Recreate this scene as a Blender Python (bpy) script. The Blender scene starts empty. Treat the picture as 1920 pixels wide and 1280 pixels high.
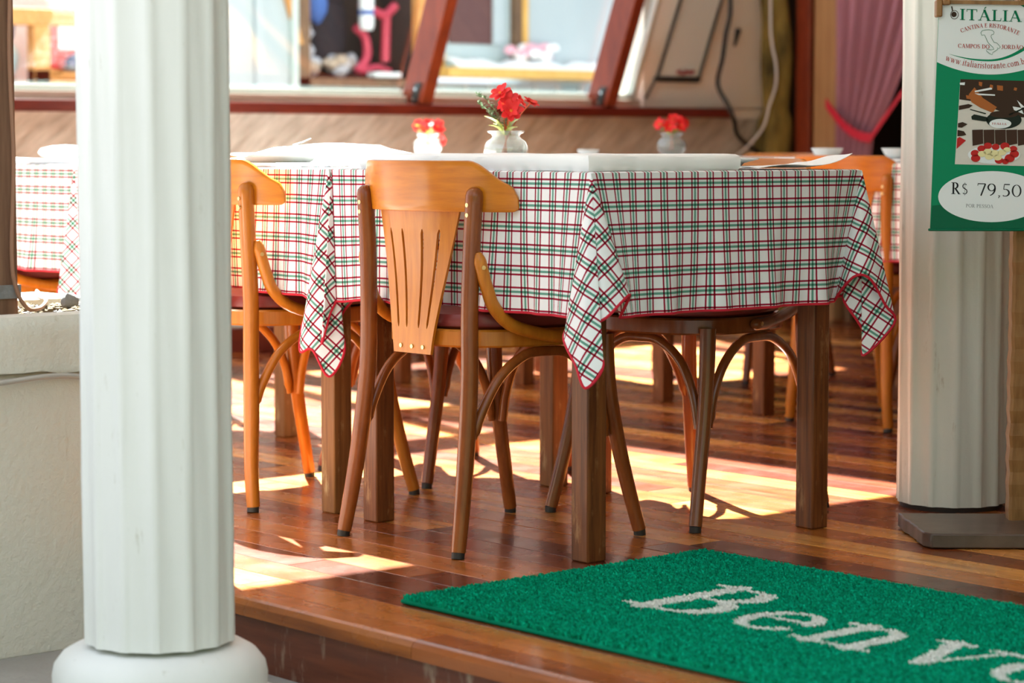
import bpy, bmesh, math, random
import numpy as np
from mathutils import Vector, Matrix
random.seed(7); rng = np.random.default_rng(7)
SC = bpy.context.scene; COL = SC.collection
R = math.radians

# ------------------------------------------------------------------ camera, sky, sun, exposure
# world: X = across the tables (away, right), Y = along the deck planks (away, left); origin = near foot of the near table leg
TH = R(40.7); PIT = math.atan(370 / 4533.0)
CAM = Vector((-3.18865, -3.47812, 0.825))
cd = bpy.data.cameras.new('camera'); cam = bpy.data.objects.new('camera', cd); COL.objects.link(cam)
cam.location = CAM; cam.rotation_euler = (math.pi / 2 - PIT, 0, -TH)
cd.sensor_width = 36; cd.lens = 85.0
cd.dof.use_dof = True; cd.dof.focus_distance = 5.0; cd.dof.aperture_fstop = 4.0
cd.clip_end = 200
SC.camera = cam
wd = bpy.data.worlds.new('sky'); SC.world = wd; wd.use_nodes = True
bg = wd.node_tree.nodes['Background']; bg.inputs[0].default_value = (0.84, 0.93, 1.06, 1); bg.inputs[1].default_value = 1.30
SUN_AZ = Vector((0.355, 0.934, 0)).normalized()           # towards the sun, on the ground
SUN_EL = R(50)
sd = bpy.data.lights.new('sun', 'SUN'); sd.energy = 54.0; sd.angle = R(0.6); sd.color = (1.0, 0.96, 0.90)
so = bpy.data.objects.new('sun', sd); COL.objects.link(so)
sdir = Vector((SUN_AZ.x * math.cos(SUN_EL), SUN_AZ.y * math.cos(SUN_EL), math.sin(SUN_EL)))
so.rotation_euler = sdir.to_track_quat('Z', 'Y').to_euler(); so.location = sdir * 12
vs = SC.view_settings; vs.view_transform = 'Standard'; vs.look = 'None'; vs.gamma = 1; vs.exposure = 0.48
vs.use_curve_mapping = False

# ------------------------------------------------------------------ materials
def mat(name, color, rough=0.5, spec=0.5, metal=0.0):
    m = bpy.data.materials.new(name); m.use_nodes = True
    b = m.node_tree.nodes['Principled BSDF']
    b.inputs['Base Color'].default_value = (*color, 1); b.inputs['Roughness'].default_value = rough
    b.inputs['Specular IOR Level'].default_value = spec; b.inputs['Metallic'].default_value = metal
    return m
class NT:
    def __init__(s, m): s.t = m.node_tree; s.b = s.t.nodes.get('Principled BSDF')
    def n(s, ty, **k):
        x = s.t.nodes.new(ty)
        for a, v in k.items():
            if a.startswith('i_'):
                q = a[2:]; x.inputs[int(q) if q.isdigit() else q].default_value = v
            else: setattr(x, a, v)
        return x
    def l(s, a, b): s.t.links.new(a, b)
    def math(s, op, a, b=0.0, c=None):
        x = s.t.nodes.new('ShaderNodeMath'); x.operation = op
        for i, v in enumerate((a, b) if c is None else (a, b, c)):
            if isinstance(v, (int, float)): x.inputs[i].default_value = v
            else: s.l(v, x.inputs[i])
        return x.outputs[0]
    def mix(s, f, a, b, blend='MIX'):
        x = s.t.nodes.new('ShaderNodeMix'); x.data_type = 'RGBA'; x.blend_type = blend
        for i, v in ((0, f), (6, a), (7, b)):
            if isinstance(v, (int, float)): x.inputs[i].default_value = v
            elif isinstance(v, tuple): x.inputs[i].default_value = (*v, 1)
            else: s.l(v, x.inputs[i])
        return x.outputs[2]
    def ramp(s, f, pts):
        x = s.t.nodes.new('ShaderNodeValToRGB'); e = x.color_ramp.elements
        while len(e) < len(pts): e.new(0.5)
        for k, (p, c) in zip(e, pts): k.position = p; k.color = (*c, 1)
        s.l(f, x.inputs[0]); return x.outputs[0]
    def noise(s, scale, detail=3, vec=None, rough=0.5):
        x = s.n('ShaderNodeTexNoise'); x.inputs['Scale'].default_value = scale; x.inputs['Detail'].default_value = detail
        x.inputs['Roughness'].default_value = rough
        if vec is not None: s.l(vec, x.inputs['Vector'])
        return x.outputs[0]
    def coord(s, which='Object', scale=(1, 1, 1)):
        c = s.n('ShaderNodeTexCoord'); m = s.n('ShaderNodeMapping'); m.inputs['Scale'].default_value = scale
        s.l(c.outputs[which], m.inputs[0]); return m.outputs[0]
    def bump(s, h, strength=0.3, dist=0.005):
        x = s.n('ShaderNodeBump'); x.inputs['Strength'].default_value = strength; x.inputs['Distance'].default_value = dist
        s.l(h, x.inputs['Height']); s.l(x.outputs[0], s.b.inputs['Normal'])

def wood(name, c0, c1, rough=0.3, scale=(14, 14, 1.2), coat=0.4, worn=None, amt=(0.3, 0.7)):
    c0 = tuple(q * .82 for q in c0); c1 = tuple(q * .84 for q in c1)
    m = mat(name, c0, rough); n = NT(m)
    v = n.coord('Object', scale); oi = n.n('ShaderNodeObjectInfo')
    va = n.n('ShaderNodeVectorMath', operation='ADD'); n.l(v, va.inputs[0])
    vm = n.n('ShaderNodeVectorMath', operation='SCALE'); n.l(oi.outputs['Random'], vm.inputs[0]); vm.inputs['Scale'].default_value = 9.0
    n.l(vm.outputs[0], va.inputs[1])
    f = n.noise(3.0, 6, va.outputs[0], 0.6)
    col = n.ramp(f, [(amt[0], c0), (amt[1], c1)])
    if worn:
        w = n.noise(26, 5, n.coord('Object', (1, 1, 0.25)), 0.7)
        col = n.mix(n.ramp(w, [(0.56, (0, 0, 0)), (0.7, (1, 1, 1))]), col, worn)
    n.l(col, n.b.inputs['Base Color']); n.b.inputs['Coat Weight'].default_value = coat * 0.35; n.b.inputs['Coat Roughness'].default_value = 0.15; n.b.inputs['Specular IOR Level'].default_value = 0.35
    n.bump(f, 0.15, 0.002)
    return m
M = {}
M['honey'] = wood('honey_wood', (0.56, 0.155, 0.006), (0.76, 0.25, 0.012), 0.28, (3, 3, 26))
M['honeyv'] = wood('honey_wood_upright', (0.54, 0.16, 0.010), (0.72, 0.255, 0.022), 0.38, (22, 22, 2))
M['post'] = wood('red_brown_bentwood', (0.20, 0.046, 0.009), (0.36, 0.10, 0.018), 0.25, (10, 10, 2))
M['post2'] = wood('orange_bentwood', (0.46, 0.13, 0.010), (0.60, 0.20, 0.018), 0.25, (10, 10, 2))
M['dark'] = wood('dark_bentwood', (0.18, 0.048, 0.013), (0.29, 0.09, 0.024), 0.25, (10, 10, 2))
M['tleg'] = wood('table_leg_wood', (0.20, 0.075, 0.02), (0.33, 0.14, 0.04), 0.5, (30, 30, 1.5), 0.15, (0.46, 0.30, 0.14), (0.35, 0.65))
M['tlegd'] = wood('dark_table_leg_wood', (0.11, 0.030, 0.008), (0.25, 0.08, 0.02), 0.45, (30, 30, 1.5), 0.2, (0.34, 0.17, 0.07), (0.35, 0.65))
M['rafter'] = wood('red_timber', (0.15, 0.024, 0.010), (0.27, 0.048, 0.015), 0.4, (8, 8, 2))
M['sill'] = wood('sill_timber', (0.09, 0.013, 0.009), (0.17, 0.026, 0.013), 0.3, (2, 14, 14))
M['oldpost'] = wood('weathered_brown_post', (0.17, 0.085, 0.05), (0.27, 0.15, 0.09), 0.8, (30, 30, 2), 0.0)
M['tan'] = wood('tan_timber', (0.36, 0.20, 0.09), (0.52, 0.32, 0.15), 0.6, (14, 14, 1), 0.0)
M['shoporange'] = wood('orange_timber', (0.62, 0.27, 0.07), (0.78, 0.40, 0.12), 0.5, (6, 6, 3), 0.0)
M['shopyellow'] = wood('yellow_timber', (0.80, 0.45, 0.10), (0.9, 0.56, 0.16), 0.5, (4, 4, 2), 0.0)
M['shopbrown'] = wood('brown_timber', (0.14, 0.08, 0.045), (0.24, 0.14, 0.075), 0.6, (6, 6, 3), 0.0)
M['carved'] = wood('carved_stand_wood', (0.24, 0.105, 0.03), (0.42, 0.21, 0.075), 0.4, (20, 20, 3), 0.3)
M['base_w'] = wood('dusty_stand_base_wood', (0.07, 0.045, 0.035), (0.15, 0.10, 0.075), 0.35, (4, 4, 4), 0.3)

def plank_mat(name, island):
    m = mat(name, (0.4, 0.15, 0.05), 0.3); n = NT(m)
    if island: rnd = n.n('ShaderNodeNewGeometry').outputs['Random Per Island']
    else: rnd = n.n('ShaderNodeObjectInfo').outputs['Random']
    base = n.ramp(rnd, [(0.0, (0.075, 0.014, 0.005)), (0.28, (0.16, 0.032, 0.009)), (0.5, (0.30, 0.080, 0.015)), (0.72, (0.47, 0.15, 0.026)), (1.0, (0.78, 0.36, 0.085))])
    v = n.coord('Object', (16, 1.1, 16)); va = n.n('ShaderNodeVectorMath', operation='ADD'); n.l(v, va.inputs[0])
    vm = n.n('ShaderNodeVectorMath', operation='SCALE'); n.l(rnd, vm.inputs[0]); vm.inputs['Scale'].default_value = 17.0; n.l(vm.outputs[0], va.inputs[1])
    f = n.noise(2.2, 6, va.outputs[0], 0.62)
    dk = n.ramp(f, [(0.28, (0.5, 0.42, 0.38)), (0.5, (1, 1, 1)), (0.75, (1.25, 1.3, 1.3))])
    n.l(n.mix(1.0, base, dk, 'MULTIPLY'), n.b.inputs['Base Color'])
    r = n.noise(9, 3, n.coord('Object', (1, 1, 1)))
    n.l(n.math('MULTIPLY_ADD', r, 0.22, 0.16), n.b.inputs['Roughness'])
    n.b.inputs['Coat Weight'].default_value = 0.22; n.b.inputs['Coat Roughness'].default_value = 0.12; n.b.inputs['Specular IOR Level'].default_value = 0.4
    n.bump(n.noise(30, 3, n.coord('Object', (2, 0.4, 1))), 0.06, 0.002)
    return m
M['plank'] = plank_mat('varnished_floor_plank', False)
M['riser'] = wood('dark_red_riser', (0.12, 0.028, 0.014), (0.22, 0.06, 0.026), 0.3, (6, 1, 12), 0.5, (0.3, 0.2, 0.14), (0.35, 0.65))

def plaster(name, c, c2, bump=0.25, scale=18, rough=0.75, dirt=None):
    m = mat(name, c, rough, 0.25); n = NT(m)
    f = n.noise(3.0, 5, n.coord('Object', (1, 1, 0.4)))
    col = n.ramp(f, [(0.35, c), (0.68, c2)])
    if dirt:
        g = n.noise(40, 5, n.coord('Object', (1, 1, 0.2)), 0.7)
        col = n.mix(n.ramp(g, [(0.64, (0, 0, 0)), (0.74, (1, 1, 1))]), col, dirt)
    n.l(col, n.b.inputs['Base Color'])
    n.bump(n.noise(scale, 6, n.coord('Object'), 0.65), bump, 0.01)
    return m
M['column'] = plaster('painted_column_plaster', (0.77, 0.77, 0.745), (0.69, 0.69, 0.655), 0.10, 30, 0.5, (0.55, 0.53, 0.47))
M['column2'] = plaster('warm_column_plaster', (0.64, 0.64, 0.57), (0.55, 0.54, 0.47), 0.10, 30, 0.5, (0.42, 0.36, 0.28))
M['planter'] = plaster('planter_plaster', (0.76, 0.74, 0.67), (0.68, 0.65, 0.56), 0.5, 60, 0.9, (0.6, 0.55, 0.44))
M['wallbeige'] = mat('trowelled_beige_plaster', (.5, .46, .4), 0.95, 0.1); _n = NT(M['wallbeige'])
_c = _n.n('ShaderNodeTexCoord'); _mp = _n.n('ShaderNodeMapping'); _mp.inputs['Rotation'].default_value = (0, R(38), 0); _mp.inputs['Scale'].default_value = (1, 1, 1); _mp2 = _n.n('ShaderNodeMapping'); _mp2.inputs['Scale'].default_value = (4, 4, 22)
_n.l(_c.outputs['Object'], _mp.inputs[0]); _n.l(_mp.outputs[0], _mp2.inputs[0]); _f = _n.noise(1.6, 4, _mp2.outputs[0], 0.55)
_n.l(_n.ramp(_f, [(0.3, (0.36, 0.32, 0.27)), (0.7, (0.58, 0.545, 0.49))]), _n.b.inputs['Base Color']); _n.bump(_f, 0.8, 0.02)
M['wallcream'] = plaster('cream_plaster', (0.80, 0.77, 0.71), (0.72, 0.68, 0.61), 0.2, 9, 0.9)
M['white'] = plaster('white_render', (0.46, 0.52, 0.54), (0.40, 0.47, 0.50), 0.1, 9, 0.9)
M['stone'] = plaster('pale_paving', (0.40, 0.39, 0.36), (0.31, 0.30, 0.27), 0.5, 25, 0.9, (0.25, 0.22, 0.18))
M['ledge'] = plaster('grey_beige_ledge', (0.38, 0.32, 0.26), (0.46, 0.41, 0.34), 0.2, 9, 0.8)
M['paleframe'] = mat('pale_frame', (0.48, 0.56, 0.53), 0.5)
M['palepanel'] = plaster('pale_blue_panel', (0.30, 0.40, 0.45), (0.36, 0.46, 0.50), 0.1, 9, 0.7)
M['ceil'] = mat('white_ceiling', (0.75, 0.72, 0.66), 0.8)
M['black'] = mat('black_metal', (0.012, 0.016, 0.016), 0.35)
M['brass'] = mat('brass_screw', (0.75, 0.55, 0.25), 0.3, 0.5, 1.0)
M['steel'] = mat('steel', (0.62, 0.66, 0.68), 0.25, 0.5, 1.0)
M['rubber'] = mat('dark_foot', (0.02, 0.015, 0.012), 0.6)
M['vinyl'] = mat('burgundy_vinyl', (0.22, 0.032, 0.028), 0.38)
M['redhem'] = mat('red_hem_thread', (0.55, 0.008, 0.03), 0.8)
M['cloth'] = mat('white_cotton', (0.88, 0.88, 0.87), 0.9, 0.1)
M['china'] = mat('white_china', (0.82, 0.86, 0.86), 0.15)
M['soil'] = plaster('dry_soil', (0.07, 0.045, 0.025), (0.16, 0.12, 0.07), 0.9, 60, 0.95)
M['rock'] = plaster('grey_rock', (0.10, 0.10, 0.10), (0.3, 0.3, 0.3), 0.9, 40, 0.8)
M['gravel'] = plaster('tan_gravel', (0.12, 0.09, 0.05), (0.24, 0.19, 0.13), 0.5, 60, 0.95)
M['cable'] = mat('brown_cable', (0.30, 0.15, 0.09), 0.5)
M['ropel'] = mat('clear_rope_tube', (0.42, 0.40, 0.36), 0.25)
M['led'] = mat('yellow_led', (0.8, 0.62, 0.12), 0.4)
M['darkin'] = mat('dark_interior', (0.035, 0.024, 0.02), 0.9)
M['tband'] = mat('crimson_tieback', (0.50, 0.004, 0.035), 0.6)
M['petal'] = mat('red_petal', (0.80, 0.010, 0.012), 0.5); M['petal2'] = mat('orange_flower_heart', (0.85, 0.20, 0.02), 0.5)
M['leaf'] = mat('yellow_green_leaf', (0.42, 0.46, 0.06), 0.5); M['leaf2'] = mat('grey_green_sprig', (0.16, 0.26, 0.12), 0.6)
M['stem'] = mat('orange_stem', (0.65, 0.17, 0.06), 0.5)
for k in ('petal', 'leaf', 'leaf2'):
    NT(M[k]).b.inputs['Subsurface Weight'].default_value = 0.15; NT(M[k]).b.inputs['Subsurface Radius'].default_value = (0.01, 0.004, 0.002)
def glassy(name, tint, gloss, rough=0.02):
    m = bpy.data.materials.new(name); m.use_nodes = True; t = m.node_tree; t.nodes.clear()
    o = t.nodes.new('ShaderNodeOutputMaterial'); tr = t.nodes.new('ShaderNodeBsdfTransparent'); gl = t.nodes.new('ShaderNodeBsdfGlossy')
    mx = t.nodes.new('ShaderNodeMixShader'); lw = t.nodes.new('ShaderNodeLayerWeight'); lw.inputs[0].default_value = 0.5; fr = t.nodes.new('ShaderNodeMath'); fr.operation = 'POWER'; fr.inputs[1].default_value = 5.0; t.links.new(lw.outputs['Facing'], fr.inputs[0])
    mm = t.nodes.new('ShaderNodeMath'); mm.operation = 'MULTIPLY_ADD'; mm.inputs[1].default_value = 1.0; mm.inputs[2].default_value = gloss
    tr.inputs[0].default_value = (*tint, 1); gl.inputs['Roughness'].default_value = rough
    t.links.new(fr.outputs[0], mm.inputs[0]); t.links.new(mm.outputs[0], mx.inputs[0]); t.links.new(tr.outputs[0], mx.inputs[1]); t.links.new(gl.outputs[0], mx.inputs[2])
    t.links.new(mx.outputs[0], o.inputs[0]); return m
M['pane'] = glassy('window_glass', (0.95, 0.98, 0.98), 0.03)
M['vglass'] = glassy('pressed_glass', (0.96, 0.98, 0.97), 0.10, 0.10)
_t = M['vglass'].node_tree; _o = [q for q in _t.nodes if q.type == 'OUTPUT_MATERIAL'][0]; _s = _o.inputs[0].links[0].from_socket
_m = _t.nodes.new('ShaderNodeMixShader'); _m.inputs[0].default_value = 0.17; _a = _t.nodes.new('ShaderNodeAddShader'); _d = _t.nodes.new('ShaderNodeBsdfDiffuse'); _tr = _t.nodes.new('ShaderNodeBsdfTranslucent')
_d.inputs[0].default_value = (.4, .41, .4, 1); _tr.inputs[0].default_value = (.12, .12, .12, 1)
_t.links.new(_d.outputs[0], _a.inputs[0]); _t.links.new(_tr.outputs[0], _a.inputs[1]); _t.links.new(_s, _m.inputs[1]); _t.links.new(_a.outputs[0], _m.inputs[2]); _t.links.new(_m.outputs[0], _o.inputs[0])
M['water'] = glassy('water', (0.93, 0.95, 0.93), 0.05)

def plaid_mat(name, period, base, red, green, wr, wg, off, mint):
    m = mat(name, base, 0.9, 0.1); n = NT(m)
    uv = n.n('ShaderNodeUVMap'); sep = n.n('ShaderNodeSeparateXYZ'); n.l(uv.outputs[0], sep.inputs[0])
    col = None
    for ax in (0, 1):
        x = n.math('SUBTRACT', n.math('FRACT', n.math('DIVIDE', sep.outputs[ax], period)), 0.5)
        a = n.math('ABSOLUTE', x)
        mr = n.math('LESS_THAN', n.math('ABSOLUTE', n.math('SUBTRACT', a, off / period)), wr / period / 2)
        mg = n.math('LESS_THAN', a, wg / period / 2)
        mm = n.math('LESS_THAN', a, off / period * 0.8)
        c = n.mix(mm, (1, 1, 1), mint); c = n.mix(mg, c, green); c = n.mix(mr, c, red)
        col = c if col is None else n.mix(1.0, col, c, 'MULTIPLY')
    col = n.mix(1.0, col, base, 'MULTIPLY')
    n.l(col, n.b.inputs['Base Color'])
    n.b.inputs['Subsurface Weight'].default_value = 0.0
    n.bump(n.noise(900, 2, uv.outputs[0]), 0.15, 0.001)
    return m
M['plaid'] = plaid_mat('plaid_cotton', 0.0432, (0.84, 0.85, 0.86), (0.40, 0.025, 0.06), (0.16, 0.38, 0.29), 0.0038, 0.0048, 0.0086, (0.88, 0.97, 0.93))
M['gingham'] = plaid_mat('pink_gingham', 0.020, (0.70, 0.64, 0.69), (0.60, 0.38, 0.47), (0.72, 0.56, 0.64), 0.005, 0.006, 0.0070, (0.95, 0.85, 0.9))

# ------------------------------------------------------------------ mesh helpers
class MB:
    def __init__(s): s.v = []; s.f = []; s.m = []; s.uv = None
    def add(s, vs_, fs, mi=0):
        o = len(s.v); s.v += [tuple(p) for p in vs_]; s.f += [tuple(i + o for i in f) for f in fs]; s.m += [mi] * len(fs); return o
    def box(s, x0, x1, y0, y1, z0, z1, mi=0, shear=(0, 0), mat_=None):
        p = [(x, y, z) for z in (z0, z1) for y in (y0, y1) for x in (x0, x1)]
        if shear != (0, 0): p = [(x + (z - z0) * shear[0], y + (z - z0) * shear[1], z) for x, y, z in p]
        if mat_ is not None: p = [tuple(mat_ @ Vector(q)) for q in p]
        s.add(p, [(0, 2, 3, 1), (4, 5, 7, 6), (0, 1, 5, 4), (2, 6, 7, 3), (0, 4, 6, 2), (1, 3, 7, 5)], mi)
    def tube(s, path, rad, n=12, mi=0, cap=True, flat=1.0, dome=False):
        P = [Vector(p) for p in path]
        if not hasattr(rad, '__len__'): rad = [rad] * len(P)
        rad = list(rad)
        if dome:
            d = (P[-1] - P[-2]).normalized(); r = rad[-1]
            for q in (0.5, 0.8, 0.95): P.append(P[len(path) - 1] + d * r * q); rad.append(r * math.sqrt(1 - q * q))
        up = None; rings = []
        for i, p in enumerate(P):
            t = (P[min(i + 1, len(P) - 1)] - P[max(i - 1, 0)]).normalized()
            if up is None:
                up = Vector((0, 0, 1)) if abs(t.z) < 0.9 else Vector((1, 0, 0))
            u = (up - t * up.dot(t)).normalized(); w = t.cross(u); up = u
            rings.append([p + (u * math.cos(a) * flat + w * math.sin(a)) * rad[i] for a in [2 * math.pi * k / n for k in range(n)]])
        o = len(s.v); vs_ = [q for r in rings for q in r]; fs = []
        for i in range(len(P) - 1):
            for k in range(n): fs.append((i * n + k, i * n + (k + 1) % n, (i + 1) * n + (k + 1) % n, (i + 1) * n + k))
        if cap: fs.append(tuple(range(n - 1, -1, -1))); fs.append(tuple(range((len(P) - 1) * n, len(P) * n)))
        s.add(vs_, fs, mi)
    def lathe(s, prof, n=32, c=(0, 0, 0), mi=0, rib=0, amp=0.0, cap=True):
        vs_ = []; fs = []
        for r, z in prof:
            for k in range(n):
                a = 2 * math.pi * k / n; rr = r * (1 + amp * math.cos(rib * a)) if rib else r
                vs_.append((c[0] + rr * math.cos(a), c[1] + rr * math.sin(a), c[2] + z))
        for i in range(len(prof) - 1):
            for k in range(n): fs.append((i * n + k, i * n + (k + 1) % n, (i + 1) * n + (k + 1) % n, (i + 1) * n + k))
        if cap: fs.append(tuple(range(n - 1, -1, -1))); fs.append(tuple(range((len(prof) - 1) * n, len(prof) * n)))
        s.add(vs_, fs, mi)
    def blob(s, c, r, mi=0, n=10, m=6, jit=0.0, mat_=None):
        vs_ = []; fs = []
        for i in range(m + 1):
            t = math.pi * i / m
            for k in range(n):
                a = 2 * math.pi * k / n; q = 1 + random.uniform(-jit, jit)
                p = Vector((r[0] * math.sin(t) * math.cos(a) * q, r[1] * math.sin(t) * math.sin(a) * q, -r[2] * math.cos(t) * q))
                if mat_ is not None: p = mat_ @ p
                vs_.append((c[0] + p.x, c[1] + p.y, c[2] + p.z))
        for i in range(m):
            for k in range(n): fs.append((i * n + k, i * n + (k + 1) % n, (i + 1) * n + (k + 1) % n, (i + 1) * n + k))
        s.add(vs_, fs, mi)
    def grid(s, fn, nu, nv, mi=0, wrap=False):
        vs_ = [fn(i / nu, j / nv) for j in range(nv + 1) for i in range(nu + 1)]; w = nu + 1
        s.add(vs_, [(j * w + i, j * w + i + 1, (j + 1) * w + i + 1, (j + 1) * w + i) for j in range(nv) for i in range(nu)], mi)
    def prism(s, poly, z0, z1, mi=0):
        n = len(poly); vs_ = [(x, y, z0) for x, y in poly] + [(x, y, z1) for x, y in poly]
        fs = [tuple(range(n - 1, -1, -1)), tuple(range(n, 2 * n))] + [(i, (i + 1) % n, n + (i + 1) % n, n + i) for i in range(n)]
        s.add(vs_, fs, mi)
    def build(s, name, mats, parent=None, smooth=True, bevel=0.0, solid=0.0, uv=None, weld=False, sub=0, seg=2, kind=None, loc=None, rz=0.0):
        me = bpy.data.meshes.new(name); me.from_pydata(s.v, [], s.f)
        for m in (mats if isinstance(mats, (list, tuple)) else [mats]): me.materials.append(M[m] if isinstance(m, str) else m)
        me.polygons.foreach_set('material_index', s.m)
        if uv is not None:
            l = me.uv_layers.new(name='UVMap'); idx = np.empty(len(me.loops), 'i'); me.loops.foreach_get('vertex_index', idx)
            l.data.foreach_set('uv', np.asarray(uv, 'f')[idx].ravel())
        if weld:
            bm = bmesh.new(); bm.from_mesh(me); bmesh.ops.remove_doubles(bm, verts=bm.verts, dist=1e-5); bm.to_mesh(me); bm.free()
        if smooth:
            me.polygons.foreach_set('use_smooth', [True] * len(me.polygons))
            try: me.set_sharp_from_angle(angle=R(42))
            except Exception: pass
        o = bpy.data.objects.new(name, me); COL.objects.link(o); o.parent = parent
        if solid: q = o.modifiers.new('s', 'SOLIDIFY'); q.thickness = solid; q.offset = 0
        if solid and not bevel: q = o.modifiers.new('e', 'EDGE_SPLIT'); q.split_angle = R(50)
        if bevel: q = o.modifiers.new('b', 'BEVEL'); q.width = bevel; q.segments = seg; q.limit_method = 'ANGLE'; q.angle_limit = R(50)
        if sub: q = o.modifiers.new('d', 'SUBSURF'); q.levels = sub; q.render_levels = sub
        if kind: o['kind'] = kind
        if loc: o.location = loc; o.rotation_euler = (0, 0, rz)
        return o
def empty(name, loc=(0, 0, 0), rz=0.0):
    o = bpy.data.objects.new(name, None); COL.objects.link(o); o.location = loc; o.rotation_euler = (0, 0, rz); o.empty_display_size = 0.1; return o
def tag(o, label, cat, group=None, kind='thing'):
    o['label'] = label; o['category'] = cat; o['kind'] = kind
    if group: o['group'] = group
    return o
def struct(o): o['kind'] = 'structure'; return o
def children(o): return [c for c in bpy.data.objects if c.parent == o]
def copy_tree(o, parent=None):
    c = o.copy(); COL.objects.link(c)
    if parent is not None: c.parent = parent
    for ch in children(o): copy_tree(ch, c)
    return c
def spline(pts, n):
    """Catmull-Rom through pts, n steps a segment"""
    P = [Vector(p) for p in pts]; out = []
    for i in range(len(P) - 1):
        a = P[max(i - 1, 0)]; b = P[i]; c = P[i + 1]; d = P[min(i + 2, len(P) - 1)]
        for k in range(n):
            t = k / n
            out.append(0.5 * ((2 * b) + (c - a) * t + (2 * a - 5 * b + 4 * c - d) * t * t + (3 * b - a - 3 * c + d) * t ** 3))
    out.append(P[-1]); return out

# ------------------------------------------------------------------ the setting
AMIN, AMAX, BMIN, BMAX = -2.2, 4.5, -0.72, 5.4
mb = MB(); mb.box(BMIN + 0.03, BMAX, AMIN, AMAX + 0.1, -0.14, -0.018)
floor = struct(mb.build('floor', 'riser', smooth=False))
rw = 0.0955; pw = {}
b = BMIN + 0.075; row = 0
while b < BMAX:
    a = AMIN - random.uniform(0, 1.6)
    while a < AMAX:
        L = random.uniform(1.3, 3.0); a0 = max(a, AMIN); a1 = min(a + L, AMAX)
        if a1 - a0 > 0.02:
            mb = MB(); w = min(rw, BMAX - b); g = 0.0006
            mb.box(-w / 2 + g, w / 2 - g, -(a1 - a0) / 2 + g, (a1 - a0) / 2 - g, -0.018, random.uniform(-0.0003, 0.0002))
            o = mb.build('plank', 'plank', floor, smooth=False, bevel=0.0010, seg=1); o.location = (b + w / 2, (a0 + a1) / 2, 0)
        a += L
    b += rw; row += 1
for a0, a1 in ((AMIN, -0.35), (-0.35, 1.9), (1.9, AMAX)):
    mb = MB(); mb.tube([(0, 0, 0)], 0.01, 4) if False else None
    pr = [(0.0, -0.032), (-0.0, -0.012), (0.006, -0.003), (0.014, 0.0), (0.075, 0.0), (0.075, -0.032)]
    n = len(pr); vs_ = [(BMIN + x, y, z) for y in (a0 + 0.0006, a1 - 0.0006) for x, z in pr]
    mb.add(vs_, [(i, (i + 1) % n, n + (i + 1) % n, n + i) for i in range(n)] + [tuple(range(n - 1, -1, -1)), tuple(range(n, 2 * n))])
    mb.build('nosing', 'plank', floor, smooth=False)
mb = MB(); mb.box(BMIN + 0.012, BMIN + 0.032, AMIN, AMAX, -0.14, -0.032)
o = mb.build('riser', 'riser', floor, smooth=False, bevel=0.002)
mb = MB(); mb.box(-12, 16, -12, 22, -0.3, -0.14)
ground = struct(mb.build('ground', mat('asphalt', (.075, .075, .075), .9), smooth=False))
mb = MB(); mb.box(-1.95, BMIN + .03, -4.5, 6.0, -0.15, -0.132); mb.build('pavement', 'stone', ground, smooth=False)
# added unseen tree mass behind the camera, darkening reflections and ambient light; uneven top
M['trees'] = plaster('light_blocker_foliage', (.03, .045, .02), (.06, .08, .03), 1.0, 4, 1.0)
mb = MB(); rt = random.Random(5)
for k in range(30):
    a_ = R(150 + 170 * k / 29); r_ = rt.uniform(11, 13); mb.blob((CAM.x + r_ * math.cos(a_), CAM.y + r_ * math.sin(a_), 1.5), (1.6, 1.6, rt.uniform(2.6, 4.4)), 0, 12, 8, .06)
o = mb.build('tree_light_blocker', 'trees'); o['kind'] = 'stuff'; tag(o, 'added dark line of trees outside the picture, cutting ambient light', 'trees', None, 'stuff')


# back wall below the glazing, sill, ledge
mb = MB(); mb.box(-0.9, BMAX, AMAX, AMAX + 0.25, -0.14, 0.945)
wall_back = struct(mb.build('wall_back', 'wallbeige', smooth=False))
mb = MB()
mb.box(4.46, BMAX, AMAX, AMAX + 0.2, 0.99, 3.2); mb.box(4.96, BMAX, AMAX, AMAX + 0.2, 0.94, 0.995)
wbu = mb.build('upper_panel', 'wallcream', wall_back, smooth=False)
mb = MB(); mb.box(-0.9, 4.96, AMAX - 0.09, AMAX + 0.25, 0.945, 0.99)
trim1 = struct(mb.build('trim_1', 'sill', bevel=0.006))
mb = MB(); mb.box(-0.9, 4.96, AMAX - 0.03, AMAX - 0.006, -0.0, 0.10); struct(mb.build('baseboard_back', 'sill', bevel=0.004))
# window: ledge, pale frame rail, sloping panes between rafters
SH = (0, -0.40)
win = empty('window_1', (0, AMAX, 0.99)); struct(win)
mb = MB(); mb.box(-0.9, 4.46, 0.02, 0.17, 0.0, 0.035); mb.build('ledge', 'ledge', win, bevel=0.003)
mb = MB(); mb.box(-0.9, 4.46, 0.05, 0.10, 0.035, 0.060); mb.build('bottom_rail', 'paleframe', win, bevel=0.003)
rb = [-0.3, 0.75, 1.93, 3.11, 4.16]
for i in range(len(rb) - 1):
    mb = MB(); mb.box(rb[i] + 0.062, rb[i + 1], 0.070, 0.076, 0.060, 1.70, shear=SH); mb.build('glass_pane', 'pane', win, smooth=False)
mb = MB(); mb.box(rb[-1] + 0.062, 4.43, 0.070, 0.076, 0.060, 1.70, shear=SH); mb.build('glass_pane', 'pane', win, smooth=False)
mb = MB(); mb.box(4.43, 4.455, 0.055, 0.09, 0.035, 1.70, shear=SH); mb.build('end_rail', 'paleframe', win, smooth=False)
mb = MB(); mb.box(-0.9, 4.46, -0.72, -0.58, 1.70, 1.84); mb.build('head_beam', 'rafter', win, bevel=0.005)
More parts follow.
